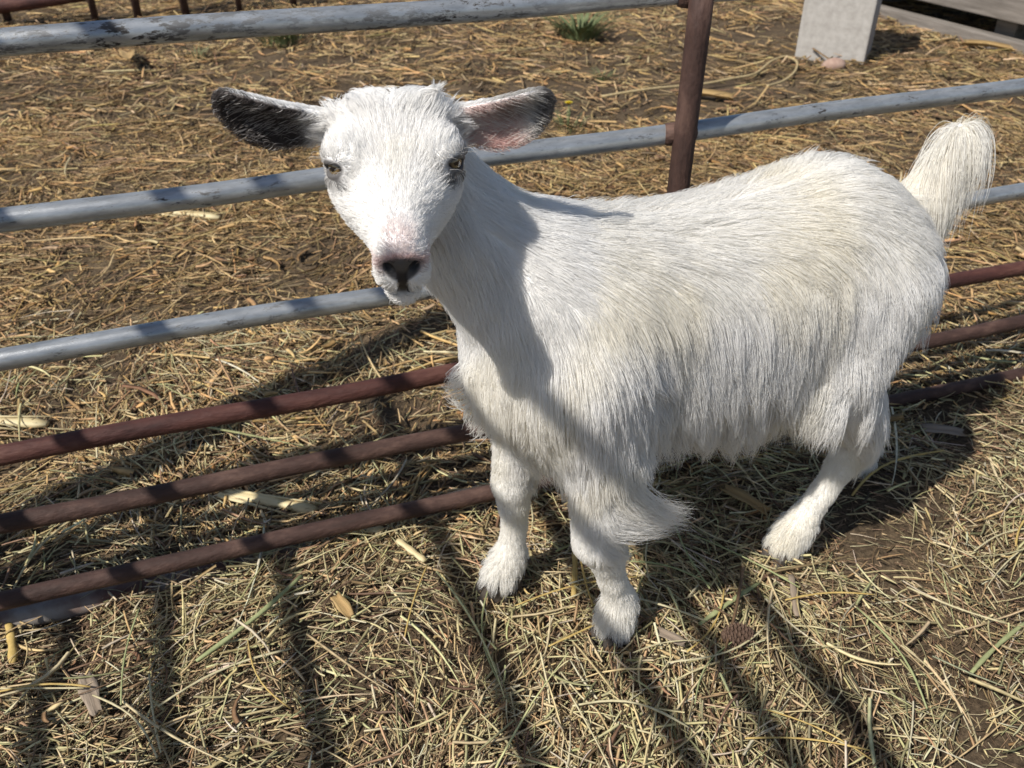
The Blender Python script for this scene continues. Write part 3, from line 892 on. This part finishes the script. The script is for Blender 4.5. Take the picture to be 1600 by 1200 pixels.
def curves(name, pts, rr, colr, mat, parent):
    n, k, _ = pts.shape
    cd = bpy.data.hair_curves.new(name)
    cd.add_curves([k] * n)
    cd.attributes['position'].data.foreach_set('vector', pts.astype(np.float32).ravel())
    ra = cd.attributes.get('radius') or cd.attributes.new('radius', 'FLOAT', 'POINT')
    prof = np.interp(np.arange(k) / (k - 1), [0, .6, 1], [1, .85, .22])
    ra.data.foreach_set('value', (rr[:, None] * prof[None]).astype(np.float32).ravel())
    ca = cd.attributes.new('hcol', 'FLOAT_COLOR', 'CURVE')
    c = np.ones((n, 4), np.float32); c[:, :3] = colr
    ca.data.foreach_set('color', c.ravel())
    cd.materials.append(mat)
    o = bpy.data.objects.new(name, cd); COL.objects.link(o)
    if parent: o.parent = parent
    return o
def hair_mat():
    m, N, L, B = mat_new('goat_hair')
    a = N.new('ShaderNodeAttribute'); a.attribute_name = 'hcol'
    L.new(a.outputs['Color'], B.inputs['Base Color'])
    B.inputs['Roughness'].default_value = .5; B.inputs['Specular IOR Level'].default_value = .3
    t = N.new('ShaderNodeBsdfTranslucent'); L.new(a.outputs['Color'], t.inputs['Color'])
    mx = N.new('ShaderNodeMixShader'); mx.inputs[0].default_value = .48
    L.new(B.outputs[0], mx.inputs[1]); L.new(t.outputs[0], mx.inputs[2]); L.new(mx.outputs[0], N['Material Output'].inputs[0])
    return m
M['hair'] = hair_mat()
allp = [PTS]; allr = [rad]; allc = [coat]
for p_, r_, i_, tone in SHEAF:
    allp.append(p_); allr.append(r_); allc.append(coat[i_] if tone is None else np.tile(np.array(tone), (len(i_), 1)) * (.9 + .1 * rng.random((len(i_), 1))))
fur = curves('coat_hair', np.concatenate(allp), np.concatenate(allr), np.clip(np.concatenate(allc), .01, .97), M['hair'], goat)

# ------------------------------------------------------------------ hay and straw litter
PAL = {  # real straw colours
 'hay': np.array([(.43, .37, .19), (.37, .34, .17), (.52, .46, .27), (.30, .29, .14), (.44, .33, .16), (.23, .15, .08), (.60, .55, .40), (.14, .09, .05)]),
 'brown': np.array([(.24, .17, .09), (.18, .12, .065), (.33, .26, .14), (.13, .085, .05), (.28, .19, .10), (.10, .065, .04), (.42, .36, .21), (.20, .15, .08)]),
 'straw': np.array([(.43, .32, .15), (.36, .26, .12), (.50, .39, .20), (.27, .19, .095), (.44, .29, .12), (.18, .12, .065), (.55, .45, .27), (.32, .25, .12)])}
def litter(name, n, xr, yr, lmean, wmean, pal, label, cat, zspread, keep=None, seg=3, seed=1, stemfrac=.35, pitch=.14, curl=.16, taper=True, desat=.14, tint=(1.20, 1.13, 1.06), patchy=.82):
    r = np.random.default_rng(seed)
    N0 = int(n * 2.2)
    x = r.uniform(*xr, N0); y = r.uniform(*yr, N0)
    dens = np.clip(.25 + 1.9 * (fbm(x * 3.6 + 40, y * 3.6 + 8, 4) - .28), .10, 1) * (1 - patchy * bareness(x, y))
    if keep is not None: dens = dens * keep(x, y)
    k = r.random(N0) < dens
    x, y = x[k][:n], y[k][:n]; n = len(x)
    ln = lmean * np.exp(r.normal(0, .55, n)); ln = np.clip(ln, lmean * .25, lmean * 4)
    wd = wmean * np.clip(np.exp(r.normal(0, .40, n)), .4, 1.9)
    # straws lie in loose drifts that share a direction
    drift = (fbm(x * 1.9 + 90, y * 1.9 + 70, 2) - .5) * 9
    yaw = np.where(r.random(n) < .45, drift + r.normal(0, .45, n), r.uniform(0, 2 * np.pi, n))
    pt = r.normal(0, pitch, n)
    z0 = zspread * r.random(n) ** 1.3
    bend = r.normal(0, curl, n); bendz = r.normal(0, curl * .35, n)
    ts = np.linspace(-.5, .5, seg + 1)
    C = np.zeros((n, seg + 1, 3)); W = np.zeros((n, seg + 1, 3)); U = np.zeros((n, seg + 1, 3))
    cxy, sxy = np.cos(yaw), np.sin(yaw)
    for i, t in enumerate(ts):
        lx = ln * t; ly = ln * bend * (t * t - .08); lz = ln * t * pt + ln * bendz * (t * t - .1)
        C[:, i, 0] = x + cxy * lx - sxy * ly; C[:, i, 1] = y + sxy * lx + cxy * ly; C[:, i, 2] = lz
    gz = gheight(C[..., 0], C[..., 1])
    C[..., 2] += .45 * gz + .55 * gz.mean(1, keepdims=True) + (z0 + wd)[:, None]
    low = gz + wd[:, None] * .6 - C[..., 2]
    C[..., 2] += np.maximum(low, 0) * .9
    tilt = r.normal(0, .5, n)
    T = np.gradient(C, axis=1); T /= np.linalg.norm(T, axis=2, keepdims=True)
    S = np.stack([-T[..., 1], T[..., 0], 0 * T[..., 0]], -1); S /= np.maximum(np.linalg.norm(S, axis=2, keepdims=True), 1e-6)
    Up = np.cross(T, S)
    a = np.cos(tilt)[:, None, None] * S + np.sin(tilt)[:, None, None] * Up
    b = np.cross(T, a)
    prof = np.ones(seg + 1)
    if taper: prof = np.interp(ts, [-.5, -.1, .5], [.9, 1, .35])
    hw = (wd[:, None] * prof[None] * .5)[..., None]
    stem = (r.random(n) < stemfrac)
    keel = np.where(stem, .75, .12)[:, None, None]
    # three-sided section: two edges and a raised keel
    Vt = np.stack([C - a * hw, C + b * hw * keel * 1.4, C + a * hw, C - b * hw * np.where(stem, .5, .02)[:, None, None]], 2)       # n, seg+1, 4, 3
    n4 = 4
    V = Vt.reshape(-1, 3)
    base = (np.arange(n) * (seg + 1) * n4)[:, None, None]
    ii = np.arange(seg)[None, :, None] * n4
    F = []
    for q in range(4):
        q2 = (q + 1) % 4
        F.append(np.stack(np.broadcast_arrays(base + ii + q, base + ii + q2, base + ii + n4 + q2, base + ii + n4 + q), -1).reshape(-1, 4))
    me = mesh_np(name, V, np.concatenate(F))
    P_ = PAL[pal]
    ci = r.choice(len(P_), n, p=np.array([.2, .15, .15, .12, .12, .11, .07, .08]))
    col = P_[ci] * np.exp(r.normal(.08, .40, (n, 1))) * np.exp(r.normal(0, .05, (n, 3)))
    patch = fbm(x * 2 + 5, y * 2 + 55, 3)
    col = col * (.66 + .62 * patch[:, None])
    grey = col.mean(1, keepdims=True); col = (col * (1 - desat) + grey * desat) * np.array(tint)
    point_color(me, 'straw', np.repeat(np.clip(col * np.minimum(1, .64 / col.max(1, keepdims=True)), .015, .66), (seg + 1) * n4, axis=0))
    o = link(name, me, M['straw'])
    return tag(o, label, cat, kind='stuff')
def straw_mat():
    m, N, L, B = mat_new('dry_straw')
    a = N.new('ShaderNodeAttribute'); a.attribute_name = 'straw'
    tc = N.new('ShaderNodeTexCoord'); n = N.new('ShaderNodeTexNoise'); n.inputs['Scale'].default_value = 90; n.inputs['Detail'].default_value = 3
    L.new(tc.outputs['Object'], n.inputs['Vector'])
    r = ramp(N, [(.3, .72), (.7, 1.2)]); L.new(n.outputs[0], r.inputs[0])
    mx = N.new('ShaderNodeMix'); mx.data_type = 'RGBA'; mx.blend_type = 'MULTIPLY'; mx.inputs[0].default_value = 1
    L.new(a.outputs['Color'], mx.inputs[6]); L.new(r.outputs[0], mx.inputs[7]); L.new(mx.outputs[2], B.inputs['Base Color'])
    B.inputs['Roughness'].default_value = .55; B.inputs['Specular IOR Level'].default_value = .35
    return m
M['straw'] = straw_mat()
pen_side = lambda x, y: (x * FN.x + y * FN.y < FD + .05).astype(float) + .35 * (x * FN.x + y * FN.y >= FD + .05)
far_side = lambda x, y: (x * FN.x + y * FN.y >= FD - .08).astype(float)
litter('hay_litter', 33000, (-1.1, 1.5), (.38, 1.75), .036, .0023, 'hay', 'tangled greenish tan hay covering the pen floor round the goat', 'hay', .020, pen_side, 3, 21)
litter('hay_chaff', 60000, (-1.1, 1.5), (.38, 1.75), .013, .0015, 'brown', 'short broken hay chaff between the stems on the pen floor', 'chaff', .010, pen_side, 2, 22, patchy=.25)
litter('straw_litter', 26000, (-1.9, 2.2), (1.0, 3.2), .048, .0032, 'straw', 'brown trampled straw on the ground behind the pipe panel', 'straw', .014, far_side, 3, 23, desat=.10, tint=(1.02, .92, .82))
litter('straw_chaff', 60000, (-1.9, 2.2), (1.0, 3.2), .020, .0022, 'straw', 'broken straw chaff trodden into earth behind the panel', 'chaff', .006, far_side, 2, 24, patchy=.35, desat=.12, tint=(1.0, .90, .80))
litter('distant_straw', 34000, (-3.6, 3.8), (3.1, 6.4), .062, .0056, 'straw', 'golden brown straw scattered across the far yard', 'straw', .014, None, 2, 25, desat=.10, tint=(1.0, .90, .80))
litter('long_hay', 1500, (-1.1, 1.5), (.38, 1.6), .095, .0031, 'hay', 'longer loose hay stems strewn over the pen floor', 'hay', .026, pen_side, 6, 26, .6, .06, .28)
litter('long_straw', 1100, (-1.9, 2.2), (1.2, 3.2), .12, .0042, 'straw', 'longer straws strewn behind the pipe panel', 'straw', .016, far_side, 6, 27, .6, .05, .28, desat=.05, tint=(1.0, .92, .81))

# ------------------------------------------------------------------ loose things on the ground
def gz(x, y): return float(gheight(np.array([x]), np.array([y]))[0])
M['stalk'] = noise_mat('pale_stalk', [(.3, (.42, .31, .15)), (.5, (.60, .50, .28)), (.7, (.70, .62, .40))], 30, 6, .6, .5, 80, stretch=(.12, 2.2, 2.2), bdist=.002)
M['husk'] = noise_mat('orange_husk', [(.3, (.30, .19, .08)), (.6, (.44, .30, .13)), (.8, (.54, .40, .21))], 40, 5, .6, .4, 120, stretch=(.2, 2, 2))
M['chip'] = noise_mat('grey_wood_chip', [(.3, (.17, .13, .095)), (.6, (.30, .24, .18)), (.8, (.42, .35, .27))], 40, 6, .85, .6, 90, stretch=(.2, 2.5, 2.5))
M['green_stem'] = noise_mat('green_hay_stem', [(.3, (.24, .27, .12)), (.7, (.38, .40, .20))], 60, 4, .6, .2, 100)
M['gold_stem'] = noise_mat('golden_stem', [(.3, (.40, .27, .08)), (.7, (.58, .43, .16))], 60, 4, .6, .2, 100)
M['pale_stem'] = noise_mat('pale_hay_stem', [(.3, (.42, .36, .20)), (.7, (.62, .56, .36))], 60, 4, .6, .2, 100)
def place(o, a, b, lift, tilt=0.0):
    a = Vector((a[0], a[1], gz(*a) + lift)); b = Vector((b[0], b[1], gz(*b) + lift + tilt))
    ux = (b - a).normalized(); yv = Vector((0, 0, 1)).cross(ux).normalized()
    o.matrix_world = Matrix.Translation(a) @ Matrix((ux, yv, ux.cross(yv))).transposed().to_4x4()
    return (b - a).length
def stalk(a, b, r, mat, label, cat, name, lift=.012, bend=.02, split=False, group=None, tilt=0.0, seg=10):
    L_ = (Vector(a) - Vector(b)).length
    m_ = MB(); n = 9; ph = random.random() * 6
    pts = [(L_ * i / n, bend * L_ * math.sin(math.pi * i / n), .25 * bend * L_ * math.sin(2.2 * i / n + ph)) for i in range(n + 1)]
    rr = [r * (.86 + .14 * math.sin(ph + i * 1.7)) * (1.0 if 0 < i < n else .8) for i in range(n + 1)]
    m_.tube(pts, rr, seg, True, .72)
    if split:                                                       # a long strip torn half away
        m_.tube([(L_ * .02, -r * .9, r * .2), (L_ * .35, -r * 1.15, r * .1), (L_ * .75, -r * 1.5, -.1 * r)], [r * .30, r * .34, r * .12], 6, True, .6)
        m_.tube([(L_ * .1, r * .5, r * .55), (L_ * .5, r * .55, r * .6), (L_ * 1.04, r * .9, r * .75)], [r * .22, r * .26, r * .10], 6, True, .6)
    o = m_.build(name, mat, None, smooth=True)
    place(o, a, b, lift, tilt)
    return tag(o, label, cat, group)
stalk((-.49, 1.105), (-.318, 1.049), .0115, M['stalk'], 'split pale corn stalk piece lying between the two lowest rails', 'stalk', 'corn_stalk', .014, .01, True)
stalk((-.285, 1.030), (-.205, 1.010), .0110, M['stalk'], 'short pale corn stalk stub poking out under the lowest rail', 'stalk', 'corn_stalk', .016, 0, True)
stalk((-1.06, 1.303), (-.868, 1.300), .0125, M['stalk'], 'pale yellow corn stalk piece behind the rails beside the post shadow', 'stalk', 'corn_stalk', .014, .01, True)
stalk((-1.065, 2.308), (-.813, 2.254), .0120, M['stalk'], 'pale corn stalk lying between the two upper grey rails', 'stalk', 'corn_stalk', .012, .02, True)
stalk((-.178, .985), (-.132, .940), .0060, M['stalk'], 'small pale stalk splinter near the goat far forefoot', 'stalk', 'stalk_splinter', .022, 0)
stalk((-.714, .830), (-.676, .762), .0065, M['gold_stem'], 'thick golden stem standing against the half sunk pipe', 'stem', 'golden_stem', .018, .02)
stalk((.097, .972), (.089, .868), .0048, M['gold_stem'], 'golden stem on the hay between the two forefeet', 'stem', 'golden_stem', .024, .01)
stalk((.413, .905), (.402, .830), .0055, M['chip'], 'flat brown stick stuck in the hay behind the pine cone', 'stick', 'brown_stick', .022, 0)
stalk((.262, .817), (.365, .897), .0042, M['green_stem'], 'straight green grass stem in front of the near hind foot', 'stem', 'green_stem', .026, .01)
stalk((.606, .737), (.735, .836), .0036, M['green_stem'], 'pair of long green stems on the bare brown patch', 'stem', 'green_stem', .018, .02)
stalk((-.31, .90), (-.42, .75), .0040, M['green_stem'], 'olive green stem slanting across the hay near the sunken pipe', 'stem', 'green_stem', .026, .03)
stalk((.56, 1.08), (.76, 1.20), .0026, M['gold_stem'], 'thin brown stem arching over the hay behind the hind foot', 'stem', 'curved_stem', .030, .12)
def sheet(a, b, w, mat, label, cat, name, lift=.02, curl=.35, group=None, tilt=0.0, n=8):
    L_ = (Vector(a) - Vector(b)).length; v = []; f = []; k = 5
    for i in range(n + 1):
        t = i / n
        ww = w * (.55 + .45 * math.sin(math.pi * (.12 + .8 * t))) * (1 + .12 * math.sin(9 * t + w * 900))
        for j in range(k):
            q = j / (k - 1) - .5
            v.append((L_ * t + .05 * L_ * math.sin(7 * q + 3 * t), ww * 2 * q, curl * w * (4 * q * q - .5) + .10 * L_ * math.sin(3 * t) * .4))
    m0 = len(v)
    v += [(p[0], p[1], p[2] - .0012) for p in v]
    for i in range(n):
        for j in range(k - 1):
            q = (i * k + j, i * k + j + 1, (i + 1) * k + j + 1, (i + 1) * k + j)
            f.append(q); f.append(tuple(m0 + c for c in q[::-1]))
    rim = [j for j in range(k)] + [i * k + k - 1 for i in range(1, n + 1)] + [n * k + j for j in range(k - 2, -1, -1)] + [i * k for i in range(n - 1, 0, -1)]
    for q in range(len(rim)):
        c, d_ = rim[q], rim[(q + 1) % len(rim)]; f.append((d_, c, m0 + c, m0 + d_))
    m_ = MB(); m_.add(v, f); o = m_.build(name, mat, None, smooth=True)
    place(o, a, b, lift, tilt)
    return tag(o, label, cat, group)
sheet((-.565, .735), (-.519, .668), .011, M['chip'], 'weathered flat wood chip lying in the hay by the pen corner', 'wood chip', 'wood_chip', .020, .2, tilt=.006)
sheet((.752, 1.272), (.825, 1.258), .014, M['chip'], 'pale curled bark chip on the hay beyond the hind legs', 'bark chip', 'bark_chip', .022, .3)
sheet((.352, 1.105), (.412, 1.042), .012, M['husk'], 'orange dry husk leaf on the hay under the goat belly', 'husk', 'husk_leaf', .022, .5)
sheet((-1.773, 4.17), (-1.640, 3.84), .035, M['husk'], 'orange husk standing in straw below the top grey rail', 'husk', 'husk_leaf', .03, .5, tilt=.05)
sheet((2.17, 4.36), (2.34, 4.22), .035, M['husk'], 'orange husk lying against the weathered platform', 'husk', 'husk_leaf', .02, .5)
sheet((.66, 3.50), (.86, 3.42), .035, M['husk'], 'tan husk beside the slack twine', 'husk', 'husk_leaf', .02, .5)
sheet((-.255, .86), (-.225, .82), .009, M['husk'], 'small tan leaf scrap on the hay before the far forefoot', 'leaf', 'leaf_scrap', .026, .5)
sheet((.20, .805), (.235, .78), .008, M['chip'], 'brown leaf scrap on the hay beside the near forefoot', 'leaf', 'leaf_scrap', .026, .5)

r9 = random.Random(8)                                              # loose long stems on top of everything
for k in range(70):
    x = r9.uniform(-.75, .95); y = r9.uniform(.60, 1.02)
    if x * FN.x + y * FN.y > FD - .12 or bareness(np.array([x]), np.array([y]))[0] > .5: continue
    if abs(x - .15) < .05 and abs(y - .82) < .06 or abs(x + .02) < .05 and abs(y - .90) < .06: continue
    a_ = r9.uniform(0, math.pi); L_ = r9.uniform(.09, .20)
    hue = r9.choice(['pale', 'pale', 'green', 'gold'])
    word = {'pale': 'pale', 'green': 'green', 'gold': 'golden'}[hue]
    stalk((x - L_ / 2 * math.cos(a_), y - L_ / 2 * math.sin(a_)), (x + L_ / 2 * math.cos(a_), y + L_ / 2 * math.sin(a_)), r9.uniform(.0012, .0021), M[hue + '_stem'],
          'long loose %s hay stem lying on top of the pen litter' % word, 'hay stem', 'hay_stem', .025 + r9.uniform(0, .008), r9.uniform(-.14, .14), group='long %s hay stems on the pen floor' % word, seg=5)

# pine cone
M['cone'] = noise_mat('pine_cone_brown', [(.3, (.055, .032, .022)), (.6, (.12, .075, .052)), (.8, (.22, .15, .11))], 120, 4, .8, .3, 200)
m_ = MB()
m_.tube([(-.019, 0, 0), (-.010, 0, 0), (.006, 0, 0), (.018, 0, 0)], [.006, .0115, .011, .005], 10)
for i in range(96):
    t = (i + .5) / 96; ax_ = -.022 + .044 * t; rr = .0165 * math.sqrt(max(.08, 1 - (2 * t - 1.02) ** 2)) ; an = i * 2.39996
    c = Vector((ax_, rr * math.cos(an), rr * math.sin(an))); out = Vector((.35 + (t - .5), math.cos(an), math.sin(an))).normalized(); tg = Vector((0, -math.sin(an), math.cos(an))); nn = out.cross(tg)
    s_ = .0042
    v = [c - out * .006 - tg * s_ * .6, c - out * .006 + tg * s_ * .6, c + tg * s_ + nn * .0008, c + out * .0022 + nn * .0004, c - tg * s_ + nn * .0008, c - nn * .0016]
    m_.add(v, [(0, 1, 2, 3), (0, 3, 4), (0, 5, 1), (1, 5, 2), (2, 5, 3), (3, 5, 4), (4, 5, 0)])
o = m_.build('pine_cone', M['cone']); o.location = (.309, .793, gz(.309, .793) + .026); o.rotation_euler = (.4, .1, .15)
tag(o, 'small brown pine cone half sunk in the hay before the goat', 'pine cone')

# slack baling twine
M['twine'] = noise_mat('straw_twine', [(.3, (.36, .27, .13)), (.7, (.52, .42, .24))], 90, 4, .8, .5, 200)
tw = [(.35, 3.42), (.55, 3.50), (.764, 3.63), (.92, 3.72), (1.036, 3.80), (1.14, 3.96), (1.225, 4.06), (1.262, 4.03), (1.255, 3.94), (1.20, 3.80), (1.12, 3.67), (1.03, 3.57)]
def spline(P, n):
    P = [Vector(p) for p in P]; out = []
    for i in range(len(P) - 1):
        a, b, c, d_ = P[max(i - 1, 0)], P[i], P[i + 1], P[min(i + 2, len(P) - 1)]
        for k in range(n):
            t = k / n; out.append(.5 * ((2 * b) + (c - a) * t + (2 * a - 5 * b + 4 * c - d_) * t * t + (3 * b - a - 3 * c + d_) * t ** 3))
    return out + [P[-1]]
m_ = MB(); m_.tube(spline([(p[0], p[1], gz(*p) + .03) for p in tw], 5), .0050, 7)
tag(m_.build('baling_twine', M['twine'], smooth=True), 'slack loop of yellow baling twine on the ground before the concrete block', 'twine')

# concrete block
m_ = MB(); m_.box((0, 0, -.05), (.305, .29, .62))
o = m_.build('concrete_block', M['concrete'], bevel=.009); o.location = (1.303, 4.153, 0); o.rotation_euler = (0, 0, math.atan2(-.13, .275))
tag(o, 'upright grey concrete block standing on the straw', 'concrete block')
# stone
bm_ = ball_mesh('stone', .05, 12, 8)
nv = len(bm_.vertices); co = np.zeros(nv * 3); bm_.vertices.foreach_get('co', co); co = co.reshape(-1, 3)
co *= np.array((1.1, .75, .6)) * (1 + .25 * (fbm(co[:, :1] * 30 + 4, co[:, 1:2] * 30 + co[:, 2:] * 20, 3) - .5)); bm_.vertices.foreach_set('co', co.ravel())
M['stone'] = noise_mat('pinkish_stone', [(.3, (.28, .18, .14)), (.7, (.42, .30, .24))], 40, 6, .9, .4, 100)
o = link('stone', bm_, M['stone'], smooth=True); o.location = (1.42, 3.95, .02); tag(o, 'pinkish stone lying before the concrete block', 'stone')

# weathered platform
pv = Vector((.373, -.928, 0)); pn = Vector((.928, .373, 0)); pb = Vector((1.80, 5.60, 0))
PM = Matrix((pv, pn, Vector((0, 0, 1)))).transposed().to_4x4(); PM.translation = pb
plat = tag(empty('timber_platform', pb), 'low weathered grey timber platform behind the concrete block', 'platform')
plat.matrix_world = PM
def board(name, lo, hi):
    m_ = MB(); m_.box(lo, hi); return m_.build(name, M['timber'], plat, bevel=.006)
board('runner', (0, .0, -.03), (2.6, .07, .055)); board('runner', (0, .75, -.03), (2.6, .82, .055))
for q in (.15, 1.25, 2.35): board('spacer_block', (q, .10, -.02), (q + .12, .72, .128))
board('side_beam', (0, .006, .131), (2.6, .066, .30)); board('side_beam', (0, .76, .131), (2.6, .82, .30))
for q in range(8): board('deck_plank', (0, .002 + q * .103, .303), (2.6, .098 + q * .103, .335))

# rusty pipe and far stakes, beyond the top rail
o = rail('rusty_pipe', (-3.5, 4.50, .03), (-1.15, 5.42, .235), .034, M['rust_red'], None, 24, .002)
tag(o, 'thick rusty pipe propped along the dark stakes beyond the top grey rail', 'pipe')
for k, (px_, py_) in enumerate([(-2.66, 4.86), (-2.24, 4.95), (-2.04, 5.03), (-1.80, 5.10), (-1.53, 5.20), (-1.25, 5.32)]):
    m_ = MB(); w_ = .018 + .006 * r9.random(); m_.tube([(0, 0, -.05), (.004, 0, .4), (0, .006, .95)], [w_, w_ * .95, w_ * .8], 8)
    o = m_.build('stake', M['rust'], smooth=True); o.location = (px_, py_, 0); o.rotation_euler = (r9.uniform(-.04, .04), r9.uniform(-.04, .04), 0)
    tag(o, 'thin dark stake standing along the thick rusty pipe', 'stake', 'stakes along the rusty pipe')

# weeds
M['weed'] = noise_mat('weed_green', [(.3, (.085, .11, .045)), (.7, (.17, .20, .09))], 30, 4, .6, .1, 100)
M['petal'] = noise_mat('yellow_petal', [(.3, (.62, .50, .03)), (.7, (.75, .62, .06))], 40, 3, .6, 0, 100)
def weed(x, y, n, h, sp, label, cat='weed', parent=None, name='weed_tuft'):
    m_ = MB()
    for i in range(n):
        a_ = r9.uniform(0, 6.28); r_ = sp * math.sqrt(r9.random()); hh = h * r9.uniform(.5, 1.1); le = r9.uniform(.3, 1.1); w_ = h * .018
        d_ = Vector((math.cos(a_), math.sin(a_), 0)); s_ = Vector((-d_.y, d_.x, 0)); b_ = d_ * r_
        pts = [b_ + d_ * (le * hh * t * t) + Vector((0, 0, hh * (t - .35 * t * t))) for t in (0, .35, .7, 1)]
        v = []
        for p_, ww in zip(pts, (1, 1.2, .8, .1)): v += [p_ - s_ * w_ * ww, p_ + Vector((0, 0, -w_ * .4 * ww)), p_ + s_ * w_ * ww]
        f = []
        for k in range(3):
            for j in range(2): f.append((k * 3 + j, k * 3 + j + 1, k * 3 + j + 4, k * 3 + j + 3))
        m_.add(v, f)
    o = m_.build(name, M['weed'], parent)
    if parent is None:
        o.location = (x, y, gz(x, y)); tag(o, label, cat, None)
    return o
weed(-1.13, 4.46, 140, .15, .11, 'green weed tuft growing under the top grey rail')
weed(.336, 4.54, 200, .20, .09, 'dense green weed tuft growing left of the rusty upright')
weed(.384, 3.75, 60, .07, .04, 'small low green weed between the tuft and the twine')
weed(-1.44, 4.11, 50, .08, .05, 'sparse green sprouts beside the orange husk')
dn = tag(empty('dandelion', (.20, 3.08, gz(.2, 3.08))), 'yellow dandelion flower with green leaves beside the goat ear', 'dandelion')
weed(0, 0, 26, .09, .05, '', parent=dn, name='leaves')
m_ = MB(); m_.tube([(0, 0, 0), (.004, 0, .05), (0, .004, .095)], [.003, .003, .0025], 6); m_.build('stem', M['weed'], dn, smooth=True)
m_ = MB()
for i in range(34):
    a_ = i * 2.4; r_ = .016 * math.sqrt((i + 1) / 34); d_ = Vector((math.cos(a_), math.sin(a_), 0)); s_ = Vector((-d_.y, d_.x, 0))
    c = Vector((0, .004, .097)); tip = c + d_ * r_ + Vector((0, 0, .009 - .35 * r_))
    m_.add([c - s_ * .0014, c + s_ * .0014, tip + s_ * .0026, tip - s_ * .0026, c + Vector((0, 0, -.003))], [(0, 1, 2, 3), (0, 3, 4), (1, 4, 2)])
m_.build('flower_head', M['petal'], dn)

litter('leaf_bits', 2200, (-1.1, 1.5), (.38, 1.75), .022, .0042, 'brown', 'small dry leaf scraps scattered through the pen hay', 'leaf scraps', .022, pen_side, 4, 31, .0, .22, .5, desat=.05, tint=(1.25, 1.12, 1.0))
litter('leaf_litter', 3200, (-1.9, 2.2), (1.1, 3.4), .030, .0085, 'straw', 'dry leaf scraps trodden into the yard behind the panel', 'leaf scraps', .010, far_side, 4, 32, .0, .18, .5, desat=.05, tint=(.85, .72, .60))
